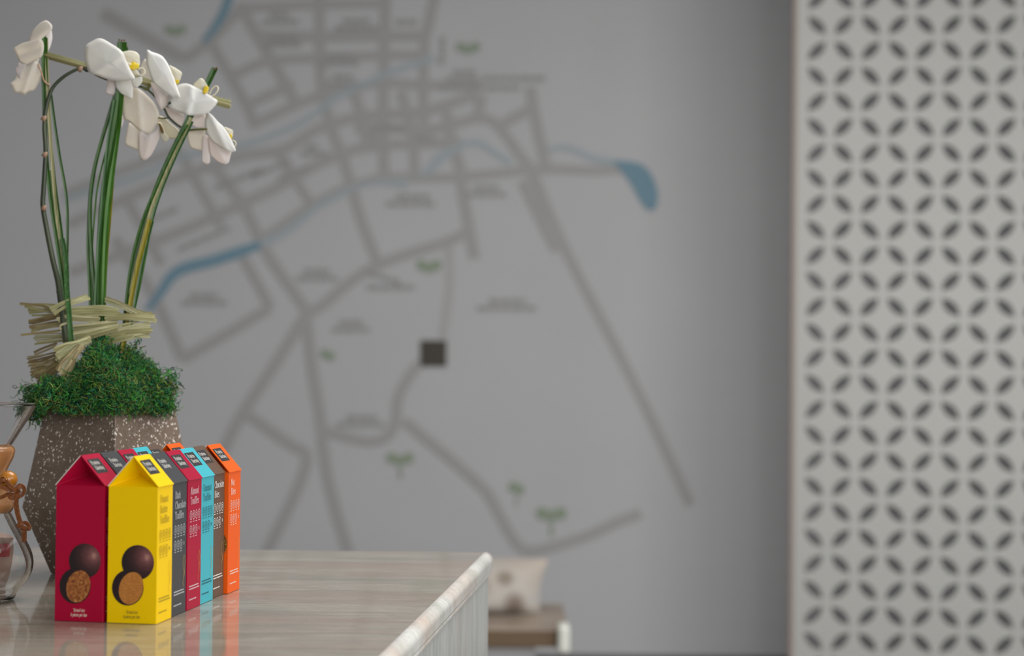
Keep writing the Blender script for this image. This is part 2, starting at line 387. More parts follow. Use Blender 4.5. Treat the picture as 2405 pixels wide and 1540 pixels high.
# ------------------------------------------------------------------ lettering: a small serif alphabet made of strokes
def arc(cx, cy, rx, ry, a0, a1, n=9):
    return [(cx + rx*math.cos(math.radians(a0+(a1-a0)*k/(n-1))), cy + ry*math.sin(math.radians(a0+(a1-a0)*k/(n-1)))) for k in range(n)]
X = .66
def sf(x, y, w=.13): return [(x-w, y), (x+w, y)]
GL = {
 'P': (.62, [[(.16,0),(.16,1)], sf(.16,0), [(.02,1),(.3,1)]+arc(.3,.74,.25,.26,90,-90)+[(.16,.48)]]),
 'B': (.66, [[(.16,0),(.16,1)], [(.02,1),(.3,1)]+arc(.3,.76,.22,.24,90,-90)+[(.16,.52)], [(.16,.52),(.3,.52)]+arc(.3,.26,.27,.26,90,-90)+[(.02,0)]]),
 'T': (.64, [[(.32,0),(.32,1)], sf(.32,0), [(.03,.8),(.03,1),(.61,1),(.61,.8)]]),
 'D': (.72, [[(.16,0),(.16,1)], [(.02,1),(.28,1)]+arc(.28,.5,.36,.5,90,-90)+[(.02,0)]]),
 'C': (.66, [arc(.36,.5,.3,.5,50,310,15), [(.58,.72),(.58,.98)]]),
 'A': (.70, [[(.1,0),(.34,1)], [(.36,1),(.6,0)], [(.2,.36),(.5,.36)], sf(.1,0,.1), sf(.6,0,.12)]),
 'N': (.74, [[(.14,0),(.14,1)], [(.14,1),(.58,0)], [(.58,0),(.58,1)], sf(.14,0,.12), sf(.58,1,.12), [(.02,1),(.14,1)]]),
 'a': (.46, [arc(.2,.46,.15,.2,150,0,7)+[(.35,.1),(.43,.02)], arc(.2,.17,.16,.17,80,360,12)]),
 'b': (.50, [[(.12,0),(.12,1.02)], arc(.26,.33,.18,.33,150,-150,14), [(.02,1.02),(.12,1.02)]]),
 'c': (.42, [arc(.24,.33,.19,.33,45,315,13)]),
 'd': (.52, [[(.38,0),(.38,1.02)], arc(.22,.33,.18,.33,30,330,14), sf(.42,0,.07), [(.28,1.02),(.38,1.02)]]),
 'e': (.44, [[(.06,.36),(.4,.36)]+arc(.23,.36,.17,.3,0,180,8)+arc(.24,.33,.18,.33,180,315,8)]),
 'f': (.32, [[(.14,0),(.14,.8)]+arc(.26,.8,.12,.22,180,40,6), [(.02,X),(.3,X)], sf(.14,0,.11)]),
 'h': (.54, [[(.12,0),(.12,1.02)], arc(.28,.42,.15,.24,160,0,8)+[(.43,0)], sf(.12,0,.1), sf(.43,0,.1), [(.02,1.02),(.12,1.02)]]),
 'i': (.26, [[(.13,0),(.13,X)], sf(.13,0,.1), [(.03,X),(.13,X)], [(.13,.85),(.13,.97)]]),
 'k': (.52, [[(.12,0),(.12,1.02)], [(.12,.28),(.4,.64)], [(.2,.38),(.44,0)], sf(.12,0,.1), sf(.44,0,.08), sf(.4,.64,.07)]),
 'l': (.26, [[(.13,0),(.13,1.02)], sf(.13,0,.1), [(.03,1.02),(.13,1.02)]]),
 'm': (.82, [[(.12,0),(.12,X)], arc(.26,.44,.14,.22,160,0,7)+[(.4,0)], arc(.55,.44,.15,.22,160,0,7)+[(.7,0)], sf(.12,0,.1), sf(.4,0,.08), sf(.7,0,.1), [(.02,X),(.12,X)]]),
 'n': (.54, [[(.12,0),(.12,X)], arc(.28,.44,.15,.22,160,0,8)+[(.43,0)], sf(.12,0,.1), sf(.43,0,.1), [(.02,X),(.12,X)]]),
 'o': (.48, [arc(.24,.33,.18,.33,90,450,18)]),
 'p': (.52, [[(.12,-.32),(.12,X)], arc(.27,.33,.18,.33,150,-150,14), sf(.12,-.32,.1), [(.02,X),(.12,X)]]),
 'r': (.38, [[(.12,0),(.12,X)], arc(.28,.46,.15,.2,170,50,6), sf(.12,0,.1), [(.02,X),(.12,X)]]),
 's': (.38, [[(.34,.5)]+arc(.2,.49,.13,.17,30,250,8)+arc(.19,.16,.14,.16,70,-160,9)]),
 't': (.32, [[(.14,.84),(.14,.14)]+arc(.24,.14,.1,.14,180,320,6), [(.02,X),(.3,X)]]),
 'u': (.54, [[(.12,X),(.12,.2)]+arc(.26,.2,.14,.2,180,340,7), [(.42,0),(.42,X)], [(.02,X),(.12,X)], [(.32,X),(.42,X)], sf(.46,0,.06)]),
 'x': (.48, [[(.08,X),(.4,0)], [(.08,0),(.4,X)], sf(.08,0,.07), sf(.4,X,.07)]),
 'z': (.42, [[(.06,X),(.36,X),(.06,0),(.38,0)]]),
 '6': (.50, [arc(.3,.6,.22,.4,70,180,8)+arc(.24,.3,.18,.3,180,540,16)]),
 '*': (.30, [[(.13,.7),(.13,1)], [(.02,.78),(.24,.92)], [(.02,.92),(.24,.78)]]),
 ' ': (.30, [])}
def write(mb, text, org, ex, ey, nz, size, thick=.13, thin=.045, width=1.0, slant=0.0, lift=.00016):
    """strokes of the alphabet laid on a plane: org + ex*x + ey*y, lifted along nz"""
    x0 = 0.0
    for chx in text:
        adv, strokes = GL[chx]
        for st in strokes:
            P = [Vector((p[0] + x0 + slant*p[1], p[1])) for p in st]; vs = []
            for i, p in enumerate(P):
                t = (P[min(i+1, len(P)-1)] - P[max(i-1, 0)])
                t = t.normalized() if t.length > 1e-6 else Vector((0, 1))
                w_ = (thin + (thick - thin) * abs(t.y)**1.5) / 2; nn_ = Vector((-t.y, t.x))
                for s in (1, -1):
                    q = p + nn_*(s*w_); vs.append(org + ex*(q.x*size*width) + ey*(q.y*size) + nz*lift)
            mb.add(vs, [(2*i, 2*i+1, 2*i+3, 2*i+2) for i in range(len(P)-1)])
        x0 += adv + .05
    return x0 * size * width
def length(text): return sum(GL[c][0] + .05 for c in text)

# ------------------------------------------------------------------ cartons
BW, BD, BH, BT = .0446, .0368, .117, .1435          # width, depth, eave height, ridge height
def card(name, col, rough=.36):
    m = mat(name, col, rough, Specular_IOR_Level=.22); nn = N(m); v = nn.coords()
    nn.bump(nn.noise(v, 900, 2), .03, .0002); return m
C = {'yellow': card('yellow_card', (.92,.60,.0)), 'crimson': card('crimson_card', (.40,.003,.035)), 'charcoal': card('charcoal_card', (.060,.062,.066)),
     'teal': card('teal_card', (.06,.44,.52)), 'brown': card('brown_card', (.13,.085,.06)), 'orange': card('orange_card', (.86,.115,.008))}
M_paper = mat('cut_card_edge', (.80,.74,.66), .8)
M_label = mat('black_label', (.033,.033,.033), .35)
M_lab_ink = mat('label_ink', (.55,.53,.50), .5)
INK = {'yellow': mat('dark_ink', (.36,.27,.012), .5), 'crimson': mat('pale_pink_ink', (.72,.50,.54), .5), 'charcoal': mat('pale_grey_ink', (.50,.52,.54), .5),
       'teal': mat('navy_ink', (.02,.13,.16), .5), 'brown': mat('white_ink', (.80,.78,.74), .5), 'orange': mat('white_ink_warm', (.86,.66,.55), .5)}
M_gold = mat('gold_ink', (.70,.42,.10), .4)
M_goldf = mat('faint_gold_ink', (.62,.34,.03), .4)
def choc_print(name):
    """printed picture of a glossy chocolate ball: light blotch is ink on the card"""
    m = mat(name, (.03,.012,.014), .4); nn = N(m); c = nn.n('ShaderNodeTexCoord')
    gr = nn.n('ShaderNodeVectorMath', _operation='DISTANCE'); nn.l(c.outputs['Generated'], gr.inputs[0]); gr.inputs[1].default_value = (.78, .5, .66)
    nz = nn.noise(nn.coords((300,300,300)), 1, 3)
    k = nn.n('ShaderNodeMath', _operation='MULTIPLY_ADD'); nn.l(nz, k.inputs[0]); k.inputs[1].default_value = .10; nn.l(gr.outputs['Value'], k.inputs[2])
    nn.base(nn.ramp(k.outputs[0], [(.07, lin(176,128,118)), (.16, lin(128,82,82)), (.30, lin(98,58,60)), (.48, lin(62,36,38)), (.70, lin(36,24,27))])); return m
M_choc = choc_print('printed_chocolate')
M_chocd = mat('printed_dark_shell', lin(36,22,25), .4)
M_pb = mat('printed_smooth_filling', lin(186,120,52), .45); nn = N(M_pb); nn.base(nn.ramp(nn.noise(nn.coords((260,260,900)), 1, 5), [(.3, lin(168,102,42)), (.7, lin(200,134,60))]))
M_nutty = mat('printed_nutty_filling', lin(160,90,40), .45); nn = N(M_nutty); nn.base(nn.ramp(nn.noise(nn.coords((420,420,420)), 1, 6, .7), [(.32, lin(92,42,22)), (.5, lin(158,92,44)), (.62, lin(186,126,66)), (.74, lin(232,190,130))]))
M_bite = mat('printed_bite', lin(120,84,30), .45); nn = N(M_bite); nn.base(nn.ramp(nn.noise(nn.coords((700,700,700)), 1, 5, .7), [(.35, lin(58,34,14)), (.55, lin(132,90,36)), (.7, lin(196,156,84))]))

def disc(mb, cx, cz, rx, rz, y, rot=0, n=28):
    c_, s_ = math.cos(rot), math.sin(rot)
    mb.add([(cx + rx*math.cos(2*math.pi*k/n)*c_ - rz*math.sin(2*math.pi*k/n)*s_, y, cz + rx*math.cos(2*math.pi*k/n)*s_ + rz*math.sin(2*math.pi*k/n)*c_) for k in range(n)], [tuple(range(n))])
EX, EY, EZ = Vector((1,0,0)), Vector((0,1,0)), Vector((0,0,1))
def carton(colour, words, label, corner, rot, pic):
    """corner = ground point of the front right corner; local frame: front at y=0, right side at x=0"""
    t = thing('truffle_carton', label, 'carton', (corner.x, corner.y, ZT + .0002), rot, 'gable-top cartons on the counter')
    m, ink = C[colour], INK[colour]; w, d, h, H = BW, BD, BH, BT
    mb = MB()
    yi = .017; zi = h + .009; ti = .0007
    vs = [(-w,0,0),(0,0,0),(0,d,0),(-w,d,0),(-w,0,h),(0,0,h),(0,d,h),(-w,d,h),(-w/2,yi,zi),(-w/2,d-yi,zi),(-w/2,.0004,H-ti),(-w/2,d-.0004,H-ti)]
    fs = [(0,3,2,1),(0,1,5,4),(1,2,6,5),(2,3,7,6),(3,0,4,7),(4,5,8),(4,8,10),(8,5,10),(6,7,9),(7,11,9),(9,11,6)]
    mb.add(vs, fs); obj('body', mb, m, t, local=True, bevel=.0005, seg=2)
    for s in (0, 1):      # two sloping roof leaves with a bare cut edge
        mb = MB(); xa = -w/2; xb = 0.0003 if s else -w - .0003
        nrm = Vector(((H-h), 0, w/2) if s else (-(H-h), 0, w/2)).normalized() * ti
        a = [Vector((xb,-.0003,h)), Vector((xb,d+.0003,h)), Vector((xa,d+.0003,H-ti)), Vector((xa,-.0003,H-ti))]
        mb.add(a + [q + nrm for q in a], [(0,1,2,3) if not s else (3,2,1,0)], 0)
        top = (4,5,6,7) if s else (7,6,5,4)
        mb.add(a + [q + nrm for q in a], [top], 0)
        mb.add(a + [q + nrm for q in a], [(0,1,5,4),(1,2,6,5),(2,3,7,6)] if s else [(0,1,5,4),(1,2,6,5),(3,0,4,7)], 0)
        mb.add(a + [q + nrm for q in a], [(3,0,4,7)] if s else [(2,3,7,6)], 0)
        if not s: mb.add([a[3]+Vector((0,-.00008,0)), a[0]+Vector((0,-.00008,0)), a[0]+nrm+Vector((0,-.00008,0)), a[3]+nrm+Vector((0,-.00008,0))], [(0,1,2,3)], 1)
        fixn(obj('roof_flap', mb, [m, M_paper], t, local=True))
    # black label on the right roof leaf
    sl = Vector((w/2, 0, -(H-h))); L_ = sl.length; sl = sl / L_; nr_ = Vector((H-h, 0, w/2)).normalized()
    ap = Vector((-w/2, 0, H-ti)) + nr_*(ti + .0005)
    u0_, u1_, v0_, v1_ = .08*d, .73*d, .15*L_, .60*L_
    mb = MB(); q = [ap + EY*u0_ + sl*v0_, ap + EY*u1_ + sl*v0_, ap + EY*u1_ + sl*v1_, ap + EY*u0_ + sl*v1_]
    mb.add(q, [(0,3,2,1)]); lb = obj('brand_label', mb, m if colour == 'charcoal' else M_label, t, local=True, label='black brand label')
    mb = MB(); lh = v1_ - v0_; lw = u1_ - u0_
    for wd_, vv, u_ in (('Protein', .40, .13), ('Bakeshop', .76, .22)):
        size = lh*.27; ww = min(1.3, lw*.70/(length(wd_)*size))
        write(mb, wd_, ap + EY*(u0_ + lw*u_*.7) + sl*(v0_ + lh*vv), EY, -sl, nr_, size, .17, .07, ww)
    lo = obj('lettering', mb, M_lab_ink, lb, local=True)
    # side panel print
    sx = Vector((.0003, 0, 0)); mb = MB(); base = .108 if len(words) == 2 else .115
    for k, wd_ in enumerate(words):
        size = .0064; zz = h*(1 - base - .077*k)
        ww = min(.95, d*.80/(length(wd_)*size))
        write(mb, wd_, Vector((0, d*.15, zz)) + sx, EY, EZ, EX, size, .125, .05, ww)
    obj('product_name', mb, ink, t, local=True)
    mb = MB(); zz = h*(1 - base - .077*(len(words)-1) - .085)
    for row in range(2):
        for k in range(4):
            if row and k == 3:
                cy, cz = d*(.2 + .2*k), zz - row*.0135
                write(mb, 'k', Vector((0, cy-.001, cz-.001)) + sx, EY, EZ, EX, .003, .3, .15); continue
            cy, cz = d*(.2 + .2*k), zz - row*.0135; n_ = 18; R = .0030
            vs = []
            for q in range(n_):
                a = 2*math.pi*q/n_
                for rr in (R, R*.84): vs.append((.0003, cy + rr*math.cos(a), cz + rr*1.45*math.sin(a)))
            mb.add(vs, [(2*q, (2*q+2) % (2*n_), (2*q+3) % (2*n_), 2*q+1) for q in range(n_)])
            rr = random.Random(k*7 + row*3)
            a = .0014
            mb.add([(.0003,cy-.0004,cz-a*1.3),(.0003,cy+.0004,cz-a*1.3),(.0003,cy+.0005,cz+a*.3),(.0003,cy-.0005,cz+a*.3)], [(0,1,2,3)])
            mb.add([(.0003,cy-.0009,cz+a*.5),(.0003,cy+.0009,cz+a*.7),(.0003,cy+.0006,cz+a*1.5),(.0003,cy-.0006,cz+a*1.2)], [(0,1,2,3)])
            for c2 in (0,):
                mb.add([(.0003,cy-.0024,cz-R*1.45-.0018),(.0003,cy+.0022,cz-R*1.45-.0018),(.0003,cy+.0022,cz-R*1.45-.0012),(.0003,cy-.0024,cz-R*1.45-.0012)], [(0,1,2,3)])
    obj('ingredient_icons', mb, ink, t, local=True)
    mb = MB(); rr = random.Random(5)
    for zz, wdt in ((.0205,.66),(.0180,.70),(.0085,.42)):
        y = d*.13
        while y < d*(.13 + wdt):
            l2 = rr.uniform(.0016, .0042)
            mb.add([(.0003,y,zz),(.0003,y+l2,zz),(.0003,y+l2,zz+.0011),(.0003,y,zz+.0011)], [(0,1,2,3)]); y += l2 + .0006
    obj('small_print', mb, ink, t, local=True)
    # script flourish printed up the side
    mb = MB(); pts = smooth([(.76,.26),(.70,.30),(.80,.36),(.72,.40),(.70,.47),(.78,.50),(.84,.44),(.74,.33)], 5); vs = []
    for i, p in enumerate(pts):
        for s in (1,-1): vs.append((.0003, d*(p[0]+.06) + s*.00022, h*(p[1]-.06)))
    mb.add(vs, [(2*i,2*i+1,2*i+3,2*i+2) for i in range(len(pts)-1)]); obj('script_flourish', mb, M_gold if colour in ('orange','charcoal') else M_goldf, t, local=True, label='thin gold flourish')
    # front print
    k = w / 119.0; xl = lambda px: -w + px*k
    if pic == 'bite':
        mb = MB(); disc(mb, xl(86), 128*k, 30*k, 36*k, -.0002); b_ = obj('printed_bite', mb, M_bite, t, local=True, label='printed picture of a nut bite')
    else:
        mb = MB(); disc(mb, xl(73), 140*k, 39*k, 40*k, -.0002); obj('printed_truffle', mb, M_choc, t, local=True, label='printed picture of a whole dark truffle')
        mb = MB(); disc(mb, xl(50), 82*k, 38*k, 41*k, -.0003, -.15); hf = obj('printed_half_truffle', mb, M_chocd, t, local=True, label='printed picture of a cut truffle')
        mb = MB(); disc(mb, xl(58), 81*k, 28.5*k, 38*k, -.0004, -.32); obj('filling', mb, M_nutty if pic == 'nut' else M_pb, hf, local=True, label='printed nutty filling' if pic == 'nut' else 'printed smooth filling')
    mb = MB()
    for wd_, zz in (('*Actual size', 23), ('6 pieces per box', 12.5)):
        size = 7.4*k; ww = .72; ln = length(wd_)*size*ww
        write(mb, wd_, Vector((xl(60) - ln/2, -.0003, zz*k)), EX, EZ, -EY, size, .17, .08, ww, .25)
    obj('size_note', mb, INK['orange'] if colour == 'crimson' else ink, t, local=True)
    return t
rows = [('yellow', ['Peanut','Butter','Truffles'], 'pb'), ('charcoal', ['Dark','Chocolate','Truffles'], 'pb'), ('crimson', ['Almond','Truffles'], 'nut'),
        ('teal', ['Coconut','Truffles'], 'pb'), ('brown', ['Chocolate','Bites'], 'bite'), ('orange', ['Nut','Bites'], 'bite')]
LR = ['bright yellow gable-top carton at the front of the right row', 'charcoal gable-top carton right behind the yellow one', 'crimson carton between charcoal and teal ones in the right row',
      'teal carton with clearly visible side, in the right row', 'dark brown carton between teal and orange in the right row', 'orange carton with fully visible side, ending the right row']
LL = ['crimson carton at the front left beside the yellow one', 'charcoal carton right behind the front crimson one in the left row', 'crimson carton behind charcoal in the left row, only roof visible',
      'teal carton mostly hidden in the left row, roof peeping over yellow', 'brown carton roof peeping between teal and orange, left row', 'orange carton roof peeping out at the back of the left row']
A0 = G(367, 1466.6); A5 = G(534.5, 1395)
px_c = [(367,1466.6), (402.0,1450.2), (438.5,1435), (468.4,1421.3), (494.5,1407.9), (534.5,1395)]
cor = [G(*p) for p in px_c]
dv = (A5 - A0).normalized()
sdir = Vector((dv.y, -dv.x, 0))
rot0 = -math.asin(dv.x)
rots = [0, .0, .012, .0, -.012, .02]
prev = None
for i, (p, rw) in enumerate(zip(cor, rows)):
    al = (p - A0).dot(dv); la = (p - A0).dot(sdir)
    if prev is not None: al = max(al, prev + BD + .0008)
    prev = al
    q = A0 + dv*al + sdir*la
    carton(rw[0], rw[1], LR[i], q, rot0, rw[2])
    q2 = A0 + dv*(al + (.0006 if i else 0.0)) + sdir*(min(la, .004) - BW - .0012)
    rw2 = ('crimson', ['Almond','Truffles'], 'nut') if i == 0 else rw
    if i == 5: q2 = q2 + sdir*.004
    if i == 0: q2 = q2 - sdir*.0022
    carton(rw2[0], rw2[1], LL[i], q2, rot0 - (.02 if i == 0 else 0), rw2[2])
#REST
# ------------------------------------------------------------------ faceted planter
gl = G(129, 1347); Dv = None
RT, RM, RB = 147.5, 197.6, 131.0                      # ring radii in thousandths of the picture's scale at that depth
d0 = (gl - CAM).dot(fw) + .018
PX = d0 / F                                           # metres per picture point at the planter
phi = math.radians(17)
Rb = RB * PX; pc = gl + Vector((Rb * math.cos(phi), Rb * math.sin(phi), 0))
pc.x = W(255, 1347, d0).x
zr = W(254, 948, d0 - RT*PX*.9).z; zm = W(65, 1190, d0 - .02).z
M_terr = mat('speckled_terrazzo', lin(112,100,90), .45)
nn = N(M_terr); v = nn.coords()
vo = nn.n('ShaderNodeTexVoronoi', Scale=290.0, Randomness=1.0); nv_ = nn.n('ShaderNodeTexNoise', Scale=260.0, Detail=2.0); nn.l(v, nv_.inputs['Vector']); dv_ = nn.mix(.0035, v, nv_.outputs['Color'], 'LINEAR_LIGHT'); nn.l(dv_, vo.inputs['Vector'])
v2_ = nn.n('ShaderNodeTexVoronoi', Scale=420.0); nn.l(v, v2_.inputs['Vector'])
clump = nn.ramp(nn.noise(v, 22, 3), [(.40, (0,0,0)), (.62, (1,1,1))])
sepc = nn.n('ShaderNodeSeparateColor'); nn.l(vo.outputs['Color'], sepc.inputs[0])
pick = nn.ramp(sepc.outputs[0], [(.33, (1,1,1)), (.40, (0,0,0))])
chip = nn.ramp(vo.outputs['Distance'], [(.30, (1,1,1)), (.40, (0,0,0))])
chip2 = nn.ramp(v2_.outputs['Distance'], [(.16, (.6,.6,.6)), (.28, (0,0,0))])
chip = nn.mix(1.0, chip, pick, 'MULTIPLY'); chip2 = nn.mix(1.0, chip2, clump, 'MULTIPLY')
c1 = nn.mix(nn.noise(v, 60, 4), (.125,.088,.062), (.21,.16,.122))
c1 = nn.mix(chip2, c1, (.45,.41,.37)); nn.base(nn.mix(chip, c1, (.72,.66,.60)))
pl = thing('faceted_planter', 'faceted brown terrazzo planter with pale specks behind the cartons', 'planter', (pc.x, pc.y, ZT + .0002))
def ring(R, z, k=1.0):
    return [(pc.x + R*PX*k*math.sin(phi + q*math.pi/2), pc.y - R*PX*k*math.cos(phi + q*math.pi/2), z) for q in range(4)]
mb = MB(); vs = ring(RB, ZT+.0002) + ring(RM, zm) + ring(RT, zr) + ring(RT, zr, .90) + ring(RT, zr-.035, .90)
fs = [(0,3,2,1)]
for k in range(4):
    for q in range(4): fs.append((4*k+q, 4*k+(q+1)%4, 4*k+4+(q+1)%4, 4*k+4+q))
fs.append((16,17,18,19)); mb.add(vs, fs); fixn(obj('shell', mb, M_terr, pl, bevel=.0012, seg=2))

# points around the arrangement: picture position, plus dz in picture points towards the viewer
DA = d0
def A(x, y, dz=0): return W(x, y, DA - dz * PX)

# ------------------------------------------------------------------ moss
def vmat(name, rough, **k):
    m = mat(name, (.5,.5,.5), rough, **k); nn = N(m); a = nn.n('ShaderNodeVertexColor'); a.layer_name = 'tint'; nn.base(a.outputs[0]); return m
M_moss = vmat('dyed_moss', .8)
rr = random.Random(3); mb = MB()
mc = A(248, 950, 0); Rx, Rz = 150*PX, 150*PX
core = []
for i in range(9):
    for k in range(24):
        t = i/8*math.pi/2; a = 2*math.pi*k/24
        core.append((mc.x + Rx*(.86 if math.cos(a) < 0 else .74)*math.cos(t)*math.cos(a), mc.y + Rx*.86*math.cos(t)*math.sin(a), mc.z + Rz*.86*math.sin(t) - .004))
mb.add(core, [(i*24+k, i*24+(k+1)%24, (i+1)*24+(k+1)%24, (i+1)*24+k) for i in range(8) for k in range(24)], 0, (.006,.022,.010))
GREENS = [(.008,.085,.020),(.012,.14,.022),(.03,.20,.022),(.06,.22,.02),(.006,.05,.020),(.012,.14,.065),(.14,.18,.03),(.015,.10,.014),(.09,.12,.02),(.02,.17,.03)]
def wisp(p, dirv, L, r, curl, n=7):
    pts = [p]; d = Vector(dirv).normalized(); w = Vector((rr.gauss(0,1), rr.gauss(0,1), rr.gauss(0,1))).normalized()
    for i in range(n):
        d = (Matrix.Rotation(rr.uniform(.2, 1.0)*curl, 3, w) @ d); d.z -= .05; d.normalize()
        w = (w + Vector((rr.gauss(0,.5), rr.gauss(0,.5), rr.gauss(0,.5)))).normalized()
        pts.append(pts[-1] + d*(L/n))
    q_ = math.sin(p.x*210 + 1.3*math.sin(p.z*170)) + math.sin(p.z*260 + p.x*90) + rr.gauss(0, .9)
    c = GREENS[int((q_ + 3) / 6 * len(GREENS)) % len(GREENS)] if rr.random() < .65 else rr.choice(GREENS); k = rr.uniform(.6, 1.5); c = tuple(min(1, q*k) for q in c)
    mb.tube(pts, [r*(1 - .55*i/n) for i in range(n+1)], 3, c, cap=False)
for i in range(15000):
    a = rr.uniform(0, 2*math.pi); s = rr.uniform(-.10, 1); cz = max(0, 1 - max(0, s)**2.7)**.45
    if math.sin(a) > .55 and rr.random() < .7: continue
    lump = 1 + .07*math.sin(5*a + 3*s) + .05*math.sin(11*a - 7*s)
    nrm = Vector((cz*math.cos(a), cz*math.sin(a), s))
    wide = 1 + .12*max(0, 1 - s*2.2) + (.10 if math.cos(a) < -.5 and s < .3 else 0)
    zt = .97 if math.cos(a) < .3 else .90
    p = Vector((mc.x + Rx*nrm.x*lump*wide*.90, mc.y + Rx*nrm.y*lump*.90*wide, mc.z + Rz*s*lump*zt*.93))
    vv_ = p - CAM; qx = 1202.5 + F*vv_.dot(rt)/vv_.dot(fw); qy = 770 - F*vv_.dot(up)/vv_.dot(fw)
    if qy < 888 and qx < 222 - (qy - 795)*.60: continue
    if math.cos(a) > 0: p.x -= Rx*.11*math.cos(a)
    tang = Vector((rr.gauss(0,1), rr.gauss(0,1), rr.gauss(0,1))) + nrm*.6
    wisp(p, tang, rr.uniform(.005, .016), rr.uniform(.0003, .00075), 1.3)
for (x, y, dz, n_, dx, dy) in [(100,925,40,110,-.5,-.8),(88,955,40,100,-.3,-1),(86,975,34,60,-.1,-1),(72,915,20,70,-1,-.2),(72,940,20,50,-.6,-.8),(395,950,40,70,.1,-1),(380,930,60,90,.1,-1),(372,950,70,70,.1,-1),(395,905,20,70,1,.1),(400,888,10,40,1,.3),(398,900,16,30,1,-.1),(330,945,105,60,.1,-1),(225,940,110,50,0,-1),(160,950,100,60,-.2,-.6),(120,940,70,90,-.3,-.7),(245,800,40,60,0,1),(310,820,30,50,.5,.6)]:
    for q in range(n_):
        p = A(x + rr.gauss(0, 11), y + rr.gauss(0, 11), dz + rr.gauss(0, 6))
        wisp(p, (dx + rr.gauss(0,.6), rr.gauss(0,.5), dy + rr.gauss(0,.5)), rr.uniform(.006,.016), rr.uniform(.00035,.0009), 1.2)
mo = tag(obj('moss_mound', mb, M_moss, origin=Vector((mc.x, mc.y, mc.z))), 'mound of dyed dark green moss filling the faceted planter', 'moss'); mo['kind'] = 'stuff'

# ------------------------------------------------------------------ leaf blades
def leafmat(name, dark, light, edge):
    m = mat(name, dark, .38); nn = N(m); v = nn.coords((900, 900, 6))
    nn.base(nn.ramp(nn.noise(v, 1, 3), [(.32, dark), (.55, light), (.72, edge)])); nn.b.inputs['Specular IOR Level'].default_value = .4; return m
M_leaf = [leafmat('dark_leaf', (.012,.05,.004), (.030,.105,.008), (.07,.17,.03)), leafmat('fresh_leaf', (.03,.11,.008), (.06,.19,.014), (.12,.26,.04)),
          leafmat('cream_leaf_stripe', (.20,.22,.09), (.40,.38,.20), (.50,.47,.28)), leafmat('yellow_leaf', (.16,.15,.006), (.30,.25,.01), (.36,.30,.04)), leafmat('blue_green_leaf', (.02,.075,.015), (.05,.14,.035), (.10,.20,.07))]
def ribbon(mb, pts, w, fold=.25, thick=.0004, roll=0.0, k=6, taper=(1, 1), col=None):
    """a narrow leaf with a shallow V section: pts = (x, y, dz) in picture points"""
    q = smooth(pts, k); n_ = len(q); P = [A(*p) for p in q]; vs = []
    for i, p in enumerate(P):
        t = (P[min(i+1, n_-1)] - P[max(i-1, 0)]).normalized()
        s = t.cross(Vector((math.sin(roll), -math.cos(roll), 0))).normalized(); f = s.cross(t).normalized()
        u = i/(n_-1); ww = w*PX/2*(taper[0] + (taper[1]-taper[0])*u)
        dn = f*(ww*fold); tk = f*thick
        vs += [p - s*ww + dn, p, p + s*ww + dn, p + s*ww + dn + tk, p + tk, p - s*ww + dn + tk]
    fs = []
    for i in range(n_-1):
        for a in range(6): b = (a+1) % 6; fs.append((i*6+a, i*6+b, i*6+6+b, i*6+6+a))
    fs += [(0,1,4,5)[::-1],(1,2,3,4)[::-1],((n_-1)*6,(n_-1)*6+1,(n_-1)*6+4,(n_-1)*6+5),((n_-1)*6+1,(n_-1)*6+2,(n_-1)*6+3,(n_-1)*6+4)]
    mb.add(vs, fs, 0, col)
def bundle(label, base, blades):
    t = thing('leaf_bundle', label, 'leaves', base, 0, 'upright bundles of folded green leaves')
    for pts, w, m, fold in blades:
        mb = MB(); ribbon(mb, pts, w, fold); fixn(obj('blade', mb, M_leaf[m], t))
    return t
M_tipb = mat('dry_cut_tip', (.16,.09,.045), .8)
bundle('slender green leaf bundle beside the dark orchid stem, leftmost in planter', A(165, 830, 20), [
 ([(104,86,0),(102,150,2),(104,250,4),(108,340,4),(114,420,6),(122,490,8),(133,560,10),(146,650,14),(158,740,18),(166,830,20)], 9, 0, .3),
 ([(109,90,-3),(111,170,-2),(115,260,0),(121,360,2),(129,460,4),(139,560,8),(148,650,12),(156,740,16),(162,830,20)], 8, 2, .2),
 ([(107,88,-2),(108,170,-2),(113,270,-2),(122,370,0),(132,460,2),(143,540,4),(151,620,8),(158,710,12),(166,830,16)], 9, 0, .25),
 ([(120,222,-4),(129,290,-6),(141,370,-8),(152,430,-6),(158,480,-4),(159,540,0),(158,610,6),(160,700,14),(168,830,20)], 6.5, 0, .4),
 ([(118,400,2),(126,470,0),(137,540,0),(148,610,4),(154,680,10),(162,760,16),(170,830,20)], 7, 1, .3),
 ([(146,560,10),(155,610,14),(158,680,40),(163,740,68),(167,790,74),(172,830,60)], 12, 4, .2)])
